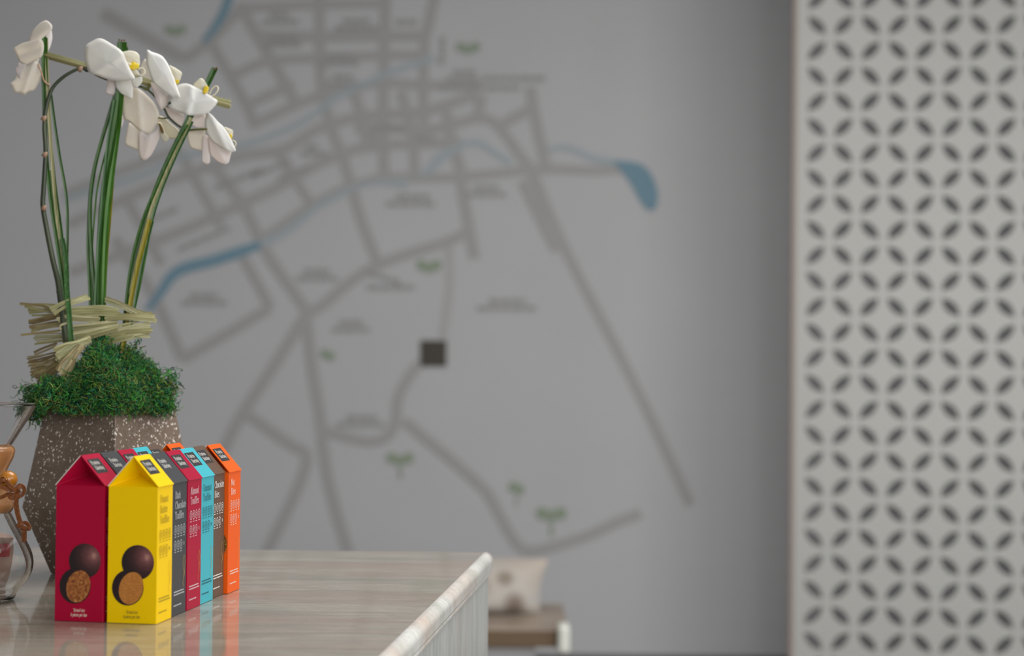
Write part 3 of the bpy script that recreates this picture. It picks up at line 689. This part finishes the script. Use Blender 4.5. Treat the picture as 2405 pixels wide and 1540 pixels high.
bundle('thickest green leaf bundle, standing in the centre of the planter', A(240, 830, 20), [
 ([(286,99,-4),(283,180,-2),(276,260,0),(265,330,2),(252,400,4),(242,470,8),(236,550,10),(232,640,14),(231,740,18),(233,830,20)], 15, 0, .25),
 ([(292,99,-8),(288,180,-8),(281,270,-6),(271,350,-2),(262,420,2),(254,490,6),(248,570,10),(244,660,14),(242,750,18),(241,830,20)], 13, 1, .25),
 ([(280,98,-10),(277,190,-8),(262,250,-6),(243,315,-4),(225,380,0),(214,440,2),(209,510,4),(207,580,8),(210,650,12),(214,740,18),(222,830,20)], 8, 0, .35),
 ([(276,215,-6),(258,270,-4),(238,335,-2),(222,400,2),(213,470,6),(213,540,8),(217,610,12),(224,690,16),(228,760,18),(232,830,20)], 8.5, 0, .3),
 ([(284,205,-10),(277,290,-8),(269,360,-6),(264,430,-2),(258,510,2),(251,590,6),(247,660,12),(244,745,16),(244,830,18)], 8, 3, .2),
 ([(265,300,-4),(245,370,-4),(229,440,-2),(221,520,0),(216,600,6),(217,680,12),(222,760,16),(228,830,20)], 4, 1, .2),
 ([(270,235,4),(256,320,6),(246,410,10),(238,500,14),(231,590,16),(226,680,20),(224,760,24),(226,830,24)], 8, 4, .3),
 ([(298,112,-14),(292,180,-12),(284,250,-10),(272,330,-6)], 6, 0, .3)])
bundle('green and yellow leaf bundle leaning right in the planter', A(285, 830, 20), [
 ([(505,160,-20),(478,215,-14),(450,268,-6),(424,320,0),(400,370,4),(376,425,8),(352,490,10),(331,560,12),(315,630,14),(304,700,16),(295,770,18),(286,830,20)], 15, 0, .25),
 ([(449,276,4),(436,305,6),(414,350,8),(392,400,10),(370,452,12),(350,510,14),(334,570,16),(319,630,18),(306,690,20)], 8, 2, .2),
 ([(352,515,16),(338,570,18),(325,620,20),(313,680,22),(303,735,24),(292,800,24),(288,830,24)], 11, 3, .25),
 ([(452,285,-4),(430,330,-4),(406,382,-2),(382,440,0),(362,500,4),(345,570,8),(331,640,12),(318,710,16),(306,780,18)], 7, 4, .35),
 ([(440,292,10),(418,330,12),(392,384,14),(366,444,16),(340,506,16),(320,570,16),(307,630,18),(299,690,20),(292,760,20)], 8, 0, .3),
 ([(360,520,-4),(350,560,-2),(339,620,2),(327,680,8),(318,720,12)], 4, 1, .2)])

for nm, tips in (('leaf_bundle.001', [(286,97,3,-1,-12),(292,97,-1,-1,-12),(280,96,-3,0,-12),(298,111,-10,0,-8)]), ('leaf_bundle.002', [(503,164,-17,5,-10),(508,161,-17,5,-9)])):
    for x, y, z, dx, dy in tips:
        mb = MB(); mb.tube([A(x, y, z), A(x + dx*.3, y + dy*.35, z)], [2.6*PX, 2.2*PX], 6, flat=.5); obj('cut_tip', mb, M_tipb, bpy.data.objects[nm], label='dry brown cut tip')

# ------------------------------------------------------------------ dry leaf strips wrapped round the bundles
M_straw = vmat('dry_leaf_strip', .6)
rw_ = random.Random(11)
wr = thing('dry_leaf_wrap', 'layered wrap of pale dry leaf strips around the stems above the moss', 'dried leaves', A(220, 830, 10))
STRAW = [(.36,.35,.17),(.44,.42,.23),(.30,.29,.13),(.52,.49,.29),(.40,.40,.22),(.27,.25,.11)]
WARM = [(.26,.20,.09),(.34,.27,.12),(.20,.15,.07),(.40,.33,.17)]
def strips(n_, mids, spread, w, cols, z=(0, 0), jit=2.0):
    """n strips laid side by side: mids = list of (x, y, dz); spread = (dx, dy) of the fan at each point"""
    for i in range(n_):
        u = (i + .5)/n_ - .5; pts = []
        for (x, y, dz), (sx, sy) in zip(mids, spread):
            pts.append((x + sx*u + rw_.gauss(0, jit), y + sy*u + rw_.gauss(0, jit*.4), dz + z[0] + (z[1]-z[0])*(u+.5) + rw_.gauss(0, 1.2)))
        c = rw_.choice(cols); k = rw_.uniform(.85, 1.2); mb = MB()
        ribbon(mb, pts, w*rw_.uniform(.8, 1.25), rw_.uniform(.1, .5), .0003, rw_.uniform(-.2, .2), 4, (1, 1), tuple(q*k for q in c))
        fixn(obj('strip', mb, M_straw, wr))
# arched ties at the top
strips(4, [(124,732,52),(150,717,54),(178,706,50),(208,697,40)], [(10,18),(4,14),(2,12),(2,10)], 6, STRAW)
strips(4, [(248,702,40),(284,716,44),(322,733,36),(364,748,20)], [(2,10),(4,12),(4,14),(6,22)], 6, STRAW)
# upper layer
strips(6, [(165,733,48),(205,729,52),(245,728,54),(280,733,50)], [(2,22),(2,22),(2,22),(2,18)], 6, STRAW)
strips(5, [(66,727,-10),(100,729,10),(128,731,34),(166,733,46)], [(40,36),(14,24),(6,20),(4,18)], 6, STRAW[:3]+WARM[:2], jit=4)
strips(1, [(59,717,-16),(95,716,0),(136,716,20)], [(0,0)]*3, 6, STRAW)
# second layer
strips(5, [(137,752,56),(165,747,58),(200,749,56),(234,750,50)], [(6,10),(4,16),(4,15),(4,14)], 5.5, STRAW)
strips(5, [(246,747,52),(285,745,52),(322,744,44),(362,744,24)], [(4,14),(4,14),(4,16),(8,26)], 5.5, STRAW)
strips(4, [(68,757,-16),(95,751,4),(126,744,28),(150,741,44)], [(8,10),(8,10),(6,10),(4,8)], 5, WARM)
# third layer, the broad band
strips(9, [(172,783,50),(205,778,54),(240,770,54),(276,763,48)], [(2,44),(2,40),(2,32),(2,24)], 6, STRAW)
strips(5, [(73,773,-20),(96,768,-4),(126,762,20),(150,760,40)], [(4,14),(4,13),(2,12),(2,10)], 5.5, WARM+STRAW[:2])
strips(1, [(52,786,-24),(84,781,-8),(118,778,14),(150,775,36)], [(0,0)]*4, 6, WARM)
strips(6, [(82,796,-16),(110,794,6),(140,792,30),(160,792,42)], [(8,30),(6,26),(4,22),(2,18)], 3.6, STRAW)
strips(6, [(248,786,40),(285,775,40),(320,768,32),(352,764,16)], [(4,26),(6,26),(6,28),(8,40)], 5.5, STRAW)
strips(5, [(258,800,36),(290,792,36),(322,784,28),(350,779,12)], [(4,12),(4,14),(6,18),(8,26)], 5, STRAW[:3])
strips(1, [(144,776,62),(149,764,66),(164,757,62)], [(0,0)]*3, 6, STRAW[3:4])
# lower fans
strips(9, [(133,834,70),(158,820,66),(182,808,60),(212,796,48)], [(10,38),(6,28),(4,20),(2,12)], 6, STRAW, z=(14,14))
strips(8, [(146,880,78),(158,856,74),(172,834,68),(192,812,58)], [(30,24),(26,16),(20,12),(12,8)], 6, WARM+STRAW[:2], z=(16,16))
strips(2, [(80,829,-10),(105,820,8),(132,810,34)], [(0,10)]*3, 5, WARM)
strips(14, [(70,862,6),(92,856,22),(118,848,46),(140,838,56)], [(8,52),(6,48),(4,40),(2,26)], 4, WARM, jit=3)
strips(7, [(84,886,30),(104,880,44),(124,868,58),(140,858,64)], [(14,24),(10,24),(8,22),(6,18)], 6, WARM, jit=3)

# ------------------------------------------------------------------ straight dry stick across the flowers
stk = thing('dry_grass_stick', 'pale olive bundled grass stick running across behind the flowers', 'stick', A(103, 130, 0))
for i in range(7):
    oy = (i - 3)*2.3; mb = MB(); c = ((.24,.24,.10),(.30,.29,.13),(.20,.20,.08),(.36,.33,.16),(.42,.36,.18))[i % 5]
    P = [A(103, 128 + oy, 2 - abs(i-3)*2), A(200, 155 + oy, 0 - abs(i-3)*2), A(380, 202 + oy, -12 - abs(i-3)*2), A(545 - rw_.uniform(0,6), 246 + oy*1.25, -24 - abs(i-3)*2)]
    mb.tube(P, 1.9*PX, 6, c); obj('grass_straw', mb, M_straw, stk, smooth=True)

# ------------------------------------------------------------------ orchid
M_stem = mat('orchid_stem', (.030,.042,.020), .42); nn = N(M_stem); nn.base(nn.ramp(nn.noise(nn.coords((40,40,14)), 1, 3), [(.35, (.020,.030,.014)), (.65, (.055,.070,.030))]))
M_bract = mat('dry_bract', (.38,.24,.16), .7)
M_ped = mat('olive_pedicel', (.12,.13,.035), .5)
M_pink = mat('pink_brown_pedicel', (.42,.24,.15), .5)
def petalmat(name, col, trans, amt=.28):
    m = mat(name, col, .55); nn = N(m); t = m.node_tree
    b = nn.b; b.inputs['Subsurface Weight'].default_value = .25; b.inputs['Subsurface Radius'].default_value = (.004,.003,.002); b.inputs['Subsurface Scale'].default_value = .5
    tr = t.nodes.new('ShaderNodeBsdfTranslucent'); tr.inputs[0].default_value = (*trans, 1)
    mx = t.nodes.new('ShaderNodeMixShader'); mx.inputs[0].default_value = amt
    out = t.nodes['Material Output']; t.links.new(b.outputs[0], mx.inputs[1]); t.links.new(tr.outputs[0], mx.inputs[2]); t.links.new(mx.outputs[0], out.inputs[0])
    nn.bump(nn.noise(nn.coords((120,120,900)), 1, 3), .10, .0006)
    return m
M_pet = petalmat('white_petal', (.93,.925,.89), (.80,.76,.66))
M_petb = petalmat('shaded_petal_back', (.82,.78,.72), (.88,.82,.73), .42)  # white petals turned away: their shade is put into this beige
M_petp = petalmat('blush_sepal', (.84,.79,.78), (.88,.80,.76), .40)
M_lip = mat('yellow_lip', (.66,.47,.004), .45)
M_tip = petalmat('cream_lip', (.80,.76,.62), (.8,.72,.5))
M_spot = mat('brown_lip_mark', (.14,.08,.01), .5)
orc = thing('orchid_spray', 'arching dark orchid stem carrying white flowers with yellow centres', 'orchid', A(158, 830, 20))
st = smooth([(196,160,0),(178,164,2),(150,180,5),(126,203,8),(115,228,9),(107,262,10),(104,300,10),(107,350,10),(105,400,10),(102,450,10),(101,486,10),(111,545,12),(124,610,14),(136,660,22),(142,705,38),(150,765,60),(158,830,50)], 5)
mb = MB(); mb.tube([A(*p) for p in st], [(3.4 + 3.2*min(1, i/(len(st)*.8)))*PX for i in range(len(st))], 10); obj('stem', mb, M_stem, orc, smooth=True)
for p in [(105,276,15),(107,361,15),(105,486,17),(141,682,24),(190,160,4)]:
    mb = MB(); x, y, z = p
    mb.tube([A(x-5,y+6,z-2), A(x,y,z+1), A(x+4,y-4,z)], [6.2*PX, 5.6*PX, 1.0*PX], 8, flat=.8); obj('bract', mb, M_bract, orc, smooth=True)
for pts, r, m in [([(196,160,0),(215,170,-4),(250,186,-10),(300,196,-14),(335,205,-16),(352,214,-18),(372,236,-20),(386,255,-22),(396,274,-22),(418,294,-22),(440,306,-22)], 3.0, M_stem),
                  ([(372,276,-26),(384,278,-24),(398,276,-22)], 2.0, M_ped),([(394,252,-10),(398,244,-8),(402,240,-6)], 4.0, M_stem),([(440,306,-22),(460,304,-16),(486,303,-8)], 2.6, M_ped),
                  ([(117,200,9),(104,191,12),(97,170,14),(88,146,16)], 1.8, M_pink),([(335,205,-16),(346,210,-14),(352,198,-10)], 3.5, M_ped),([(198,162,0),(205,166,2),(212,160,3)], 3.6, M_stem)]:
    mb = MB(); q = smooth(pts, 5); mb.tube([A(*p) for p in q], r*PX, 8); obj('pedicel', mb, m, orc, smooth=True)

def petal(name, outline, parent, m, z0=0, tilt=(0, 0), bulge=10, centre=None, rings=5, crease=None, thick=.0004, kk=5):
    """a cupped petal: closed outline in picture points, plane tilt (dz per point in x and y), domed by bulge; crease = (x0,y0,x1,y1,depth)"""
    q = smooth([(x, y) for x, y in outline], kk, True); n_ = len(q)
    cx = sum(p[0] for p in q)/n_; cy = sum(p[1] for p in q)/n_
    if centre: cx, cy = centre
    def zz(x, y, t):
        z = z0 + tilt[0]*(x-cx) + tilt[1]*(y-cy) + .35*bulge*(1 - t**1.6)
        if crease:
            x0, y0, x1, y1, dp = crease; L_ = math.hypot(x1-x0, y1-y0); dd = abs((x-x0)*(y1-y0) - (y-y0)*(x1-x0))/L_
            z += dp*math.exp(-(dd/9)**2)
        return z
    vs = [A(cx, cy, zz(cx, cy, 0))]; fs = []
    for r in range(1, rings+1):
        t = r/rings
        for x, y in q:
            X_, Y_ = cx + (x-cx)*t, cy + (y-cy)*t; vs.append(A(X_, Y_, zz(X_, Y_, t)))
    for k in range(n_):
        fs.append((0, 1+(k+1) % n_, 1+k))
        for r in range(rings-1):
            a = 1 + r*n_; fs.append((a+k, a+(k+1) % n_, a+n_+(k+1) % n_, a+n_+k))
    mb = MB(); mb.add(vs, fs); o = obj(name, mb, m, parent, smooth=True, solid=thick); return o
def curl(pts, parent, r=1.6):
    mb = MB(); q = smooth(pts, 5); mb.tube([A(*p) for p in q], [r*PX]*len(q), 8); return obj('tendril', mb, M_tip, parent, smooth=True)
def flower(centre, z, label=None):
    """the column of the flower is the part; its petals hang under it"""
    x, y = centre; mb = MB()
    mb.tube([A(x-7, y+2, z-6), A(x, y, z), A(x+6, y+1, z+3)], [2.5*PX, 4*PX, 3*PX], 8); o = obj('flower', mb, M_tip, orc, smooth=True)
    if label: o['label'] = label
    return o
# left flower, turned away
f = flower((84,140), 14, 'flower at the left end, turned away')
petal('petal', [(108,48),(118,54),(123,63),(120,72),(110,81),(98,92),(88,100),(68,98),(71,86),(76,75),(84,64),(95,54)], f, M_petb, 8, (.5,.3), 14, crease=(118,60,75,95,4))
petal('petal', [(119,70),(122,78),(122.5,92),(118,110),(112,120),(107,108),(106,92),(110,80)], f, M_petp, -14, (-.4,.1), 6)
petal('petal', [(68,97),(82,94),(97,93),(103,108),(99.5,130),(92,138),(82,143),(63,154),(52,149),(44,143),(38,126),(33,114),(42,107),(53,101)], f, M_petb, 18, (.25,-.2), 12, crease=(96,110,40,130,-5))
petal('petal', [(43,146),(52,150),(61,153),(54,168),(47,184),(41,176),(37,162),(41,155)], f, M_petp, 16, (.3,0), 5)
petal('petal', [(85,142),(93,152),(98,166),(96,181),(93,191),(86,204),(79,213),(66,217),(56,223),(45,218),(34,217),(29,206),(24.5,196),(34,188),(40,177),(50,165),(61,153),(74,147)], f, M_petb, 6, (-.2,-.35), 14, crease=(78,150,56,222,7))
# big front flower
f = flower((300,150), 22, 'large front flower facing right')
petal('petal', [(287,121),(262,103),(236,90),(216,97),(202,107),(199,122),(199,136),(203,154),(209,170),(230,178),(255,187),(285,190),(310,188),(317,183),(308,166),(297,143)], f, M_pet, 16, (.28,.12), 18, crease=(294,124,232,166,8))
petal('petal', [(255,182),(278,184),(275,198),(272,210),(270,225),(260,222),(250,219),(249,213),(252,200)], f, M_petp, -2, (0,-.2), 6)
petal('petal', [(272,183),(300,186),(312,191),(312,210),(310,232),(298,227),(285,220),(277,212),(272,203)], f, M_pet, 6, (.1,-.1), 8)
petal('petal', [(308,188),(322,182),(333,181),(334,190),(331,197),(321,206),(314,203),(311,197)], f, M_pet, 12, (.2,0), 6)
petal('petal', [(286,124),(296,120),(308,119.5),(319,122),(327,130),(328,141),(328,153),(316,152),(299,150),(291,136)], f, M_tip, 4, (-.3,0), 14)
petal('lip', [(299,150),(308,148),(316,144),(318,148),(326,151),(325.5,160),(313,164),(305,161)], f, M_lip, 16, (-.2,.3), 6)
curl([(318,172,10),(324,175,12),(332,177,12),(338,173,10),(340,167,8),(336,161,6),(330,160,6),(325,164,8)], f, 2.0)
petal('lip', [(308,163),(318,163),(325,168),(327,176),(318,178),(311,172)], f, M_tip, 10, (0,.2), 4)
# second flower
f = flower((396,180), -6, 'second flower from the front, facing right')
petal('petal', [(345,118),(357,122),(372,127),(384,135),(397,155),(404,172),(411,189),(417,208),(423,228),(412,229),(402,227),(378,210),(359,192),(350,168),(343.5,145)], f, M_pet, 4, (.1,.25), 16, crease=(380,180,412,160,4))
petal('petal', [(341,138),(348,160),(357,190),(354,198),(344,204.5),(337,198),(334,191),(331,172),(331,154)], f, M_petb, -22, (-.2,0), 6)
petal('petal', [(355,193),(372,204),(393,221),(393,236),(391,249),(384,256),(378,260),(371,246),(363,225),(357,208)], f, M_petp, -14, (0,-.3), 8, crease=(364,200,378,256,4))
petal('petal', [(397,155),(406,157),(414,161),(427,171),(425,181),(421,190),(409,187)], f, M_tip, -4, (-.3,0), 10)
petal('lip', [(410,188),(421,189),(418,197),(413,197)], f, M_lip, 2, (0,.3), 4)
# third flower
f = flower((482,216), -14, 'third flower, drooping in the middle of the spray')
petal('petal', [(394,233),(405,210),(420,199),(438,196),(456,203),(476,213),(493,224),(504,231),(511,237),(508,245),(503,251),(491,263),(478,269),(463,271),(445,271),(426,266),(408,259),(394,250)], f, M_pet, -4, (.05,.15), 18, crease=(450,206,438,268,7))
petal('petal', [(390,246),(405,256),(430,268),(432,284),(424,298),(410,290),(398,276),(389,262)], f, M_petp, -34, (.1,-.2), 6)
petal('petal', [(440,268),(462,271),(482,268),(482,285),(478,300),(462,300),(448,292),(440,282)], f, M_petp, -30, (0,-.2), 5)
petal('petal', [(453,201),(460,192),(470,184),(477,186),(484,195),(488,204),(482,212),(476,217),(465,210)], f, M_tip, -12, (-.2,0), 9)
petal('lip', [(476,216),(479,207),(484,201),(490,205),(490,211),(487,216),(481,221)], f, M_lip, -4, (-.2,.2), 4)
curl([(488,226,-8),(498,226,-6),(506,220,-6),(512,211,-8),(511,204,-10),(505,203,-12),(498,209,-12),(494,216,-12),(492,222,-10)], f, 2.0)
# fourth flower
f = flower((532,318), -16, 'lowest right flower, facing right')
petal('petal', [(488,264),(494,267),(501,273),(512,286),(524,297),(533,310),(541,323),(548,338),(554,353),(549,356),(541,357),(527,351),(513,343),(500,333),(490,321),(483,306),(481,293),(482,278)], f, M_pet, -8, (.1,.1), 14, crease=(498,275,530,350,4))
petal('petal', [(441,306),(460,302),(481,300),(482,312),(482,325),(480,340),(477,354),(462,352),(447,346),(443,335),(440,322)], f, M_petb, -34, (0,-.1), 8)
petal('petal', [(477,320),(490,320),(493,340),(493,366),(493,380),(489,385),(484,386),(478,383),(474,377),(475,350)], f, M_petp, -28, (0,-.1), 5)
petal('petal', [(490,320),(508,338),(528,350),(543,356),(541,368),(538,380),(533,385),(526,386),(513,381),(502,372),(493,362),(490,342)], f, M_petp, -24, (.1,-.2), 9, crease=(498,330,530,384,4))
petal('petal', [(526,298),(536,301),(546,306),(547,314),(545,323),(539,320),(531,309)], f, M_tip, -16, (-.3,0), 6)
petal('lip', [(537,318),(542,315),(545,318),(545,325),(541,327)], f, M_lip, -10, (0,.2), 3)
curl([(545,330,-14),(550,331,-14),(554,336,-14),(553,342,-14),(549,346,-14)], f, 1.6)
# rear flower
f = flower((372,290), -40, 'pale rear flower hanging below the spray')
petal('petal', [(286,222),(300,206),(318,205),(336,215),(359,237),(368,252),(374,269),(371,286),(366,301),(359,309),(350,316),(338,313),(327,306),(316,297),(305,287),(297,282),(290,277),(287,250)], f, M_petb, -40, (.1,-.1), 14, crease=(322,212,330,300,6))
petal('petal', [(283,270),(291,277),(289,290),(286,299),(283,290)], f, M_petp, -46, (0,0), 2)
petal('petal', [(303,289),(318,298),(332,306),(332,330),(326,352),(310,347),(294,338),(297,314)], f, M_petb, -50, (0,-.1), 8)
petal('petal', [(327,308),(345,316),(362,308),(374,296),(376,310),(375,323),(366,344),(356,363),(349,371),(341,376),(331,375),(325,352)], f, M_petp, -44, (0,-.2), 10, crease=(352,312,340,374,4))
petal('petal', [(375,272),(388,277),(402,290),(420,305),(418,316),(413,326),(402,325),(394,322),(384,312),(376,300),(372,285)], f, M_tip, -44, (.1,0), 8)
petal('lip', [(374,290),(381,293),(388,312),(397,324),(392,331),(386,333),(378,322),(375,305)], f, M_tip, -36, (0,.1), 4)
petal('lip', [(373,290),(377,291),(383,303),(385,311),(381,312),(376,303)], f, M_spot, -29, (0,.1), 2)

# ------------------------------------------------------------------ glass coffee carafe with wooden collar
dch = (G(-32, 1409) - CAM).dot(fw); PC = dch / F
cc = G(-32, 1409)
def cz_(py): return W(-32, py, dch).z
car = thing('coffee_carafe', 'hourglass coffee carafe of clear glass with a wooden collar at left edge', 'carafe', (cc.x, cc.y, ZT + .0003))
M_glass = mat('clear_glass', (1,1,1), 0.0); M_glass.node_tree.nodes['Principled BSDF'].inputs['Transmission Weight'].default_value = 1.0
M_glass.node_tree.nodes['Principled BSDF'].inputs['IOR'].default_value = 1.47
outer = [(77,952),(73,958),(60,981),(45,1006),(30,1031),(18,1050),(8,1066),(-3,1084),(-10,1108),(-10,1132),(-5,1160),(4,1185),(19,1203),(35,1234),(52,1263),(67,1292),(73,1314),(73,1334),(66,1356),(54,1373),(42,1385),(36,1394),(33,1403),(29,1408)]
op = smooth([(float(x)+32, float(y)) for x, y in outer], 3)
prof = [(x*PC, cz_(y) - (ZT+.0003)) for x, y in op]
zb_ = prof[-1][1]; prof = [(r, z - zb_ + .0005) for r, z in prof]
wt = .0024; inn = []
for i, (r, z) in enumerate(prof):
    a, b = prof[max(0, i-1)], prof[min(len(prof)-1, i+1)]
    t = Vector((b[0]-a[0], b[1]-a[1])).normalized(); nn_ = Vector((t.y, -t.x))
    if nn_.x > 0: nn_ = -nn_
    inn.append((max(.001, r + nn_.x*wt), max(z + nn_.y*wt, .004)))
full = prof + [(prof[-1][0]*.9, 0), (.0005, 0.0008)] + [(.0005, .0045), (inn[-1][0]*.9, .0042)] + inn[::-1]
mb = MB(); mb.lathe(full, (cc.x, cc.y, ZT+.0003), 72, True); fixn(obj('glass_body', mb, M_glass, car, smooth=True))
M_coll = mat('varnished_wood', lin(176,122,74), .25); nn = N(M_coll); nn.b.inputs['Coat Weight'].default_value = .3; nn.b.inputs['Coat Roughness'].default_value = .1
nn.base(nn.ramp(nn.noise(nn.coords((60,60,9)), 1, 5, .5, .4), [(.3, lin(150,100,60)), (.55, lin(186,134,86)), (.75, lin(206,158,112))]))
co_ = smooth([(float(x)+32, float(y)) for x, y in [(14,1049),(23,1049),(28,1056),(28,1063),(25,1075),(20,1086),(14,1098),(9,1110),(7,1125),(8,1142),(13,1158),(22,1173),(27,1185),(26,1195),(21,1203),(12,1206)]], 3)
zoff = zb_ - .0005
co_ = [(x*PC, cz_(y) - (ZT+.0003) - zoff) for x, y in co_]
mb = MB(); mb.lathe(co_ + [(.0105, co_[-1][1]), (.0105, (co_[0][1]+co_[-1][1])/2), (co_[0][0]*.9, co_[0][1])], (cc.x, cc.y, ZT+.0003), 64, True)
fixn(obj('wooden_collar', mb, M_coll, car, smooth=True))
DC = dch - 44*PC
def B(x, y, dz=0): return W(x, y, DC - dz*PC)
M_bead = mat('amber_wood_bead', lin(190,122,34), .28); M_bead.node_tree.nodes['Principled BSDF'].inputs['Coat Weight'].default_value = .4
mb = MB(); bc = B(20, 1126, 6); R = 20.5*PC
mb.lathe([(max(.0028, R*math.cos(t)), R*math.sin(t)) for t in [math.radians(-78 + 156*k/20) for k in range(21)]] + [(.0028, R*.6), (.0028, -R*.6)], (0, 0, 0), 36, True)
rm = Vector((-.34, -.93, .02)).to_track_quat('Z', 'Y').to_matrix()
mb.v = [bc + rm @ q for q in mb.v]; fixn(obj('bead', mb, M_bead, car, smooth=True))
M_cord = mat('tan_leather', lin(138,78,34), .6); nn = N(M_cord); nn.base(nn.ramp(nn.noise(nn.coords((500,500,500)), 1, 4), [(.3, lin(110,58,22)), (.7, lin(158,94,44))])); nn.bump(nn.noise(nn.coords((900,900,900)), 1, 3), .25, .0006)
def cord(pts, w, flat=.45, k=6):
    q = smooth(pts, k); mb = MB(); P = [B(*p) for p in q]
    mb.tube(P, w*PC/2*1.25, 4, flat=flat); fixn(obj('leather_cord', mb, M_cord, car, bevel=.0003))
cord([(-50,1122,-6),(-20,1127,12),(0,1128,24),(8,1127,27),(15,1126,20)], 10)
cord([(14,1127,20),(18,1133,29),(28,1144,30),(37,1152,26),(43,1155,20)], 11)
cord([(-4,1136,24),(8,1145,27),(28,1150,24),(40,1146,26),(50,1143,24)], 11)
cord([(-50,1168,-4),(-20,1172,8),(4,1167,18),(20,1160,22),(36,1161,22),(48,1152,18)], 10)
cord([(38,1146,20),(46,1139,20),(55,1143,18),(57,1153,16),(51,1163,16),(40,1168,20),(28,1170,22),(21,1164,22),(26,1157,24)], 9)
cord([(42,1160,26),(38,1175,24),(39,1192,20),(43,1212,18),(50,1232,17),(54,1244,16)], 12)
cord([(40,1232,20),(48,1236,24),(58,1239,24),(67,1242,22),(68,1236,16),(62,1228,14),(54,1228,18),(50,1234,22)], 10)
cord([(56,1236,20),(57,1250,19),(57,1262,18),(56,1273,18)], 12)

# ------------------------------------------------------------------ paper cup behind the carafe
M_cup = mat('pink_beige_paper', lin(206,176,160), .6)
M_cr = mat('faded_red_print', lin(178,60,66), .55); M_cn = mat('dark_navy_print', lin(52,58,72), .5); M_cw = mat('pale_print', lin(226,214,206), .55)
kc = G(-32, 1382); dk = (kc - CAM).dot(fw); PK = dk/F
cup = thing('paper_cup', 'pinkish beige paper cup with a faded red print seen through the carafe', 'cup', (kc.x, kc.y, ZT+.0003))
def cupr(z): return (54 + (72-54)*(z/(PK*125)))*PK
hc_ = PK*125
mb = MB(); mb.lathe([(.001,.002),(cupr(0)-.001,.002),(cupr(0),0),(cupr(hc_*.5),hc_*.5),(cupr(hc_),hc_),(cupr(hc_)+.0009,hc_+.0006),(cupr(hc_)-.0006,hc_+.0006),(cupr(0)-.0016,.003)], (kc.x, kc.y, ZT+.0003), 56)
fixn(obj('shell', mb, M_cup, cup, smooth=True))
def patch(name, a0, a1, z0, z1, m, lift, label):
    mb = MB(); n_ = 10; vs = []
    for k in range(n_+1):
        a = math.radians(a0 + (a1-a0)*k/n_)
        for z in (z0, z1):
            r = cupr(z*hc_) + lift; vs.append((kc.x + r*math.sin(a), kc.y - r*math.cos(a), ZT+.0003 + z*hc_))
    mb.add(vs, [(2*k, 2*k+2, 2*k+3, 2*k+1) for k in range(n_)]); obj(name, mb, m, cup, smooth=True, label=label)
patch('printed_emblem', 28, 72, .64, .90, M_cr, .0003, 'faded red printed emblem')
patch('printed_emblem', 20, 34, .58, .86, M_cn, .0005, 'dark part of the printed emblem')
patch('printed_letters', 37, 46, .72, .80, M_cw, .0006, 'pale mark in the red emblem')
patch('printed_block', 26, 42, .06, .30, M_cn, .0004, 'dark printed block near the foot')
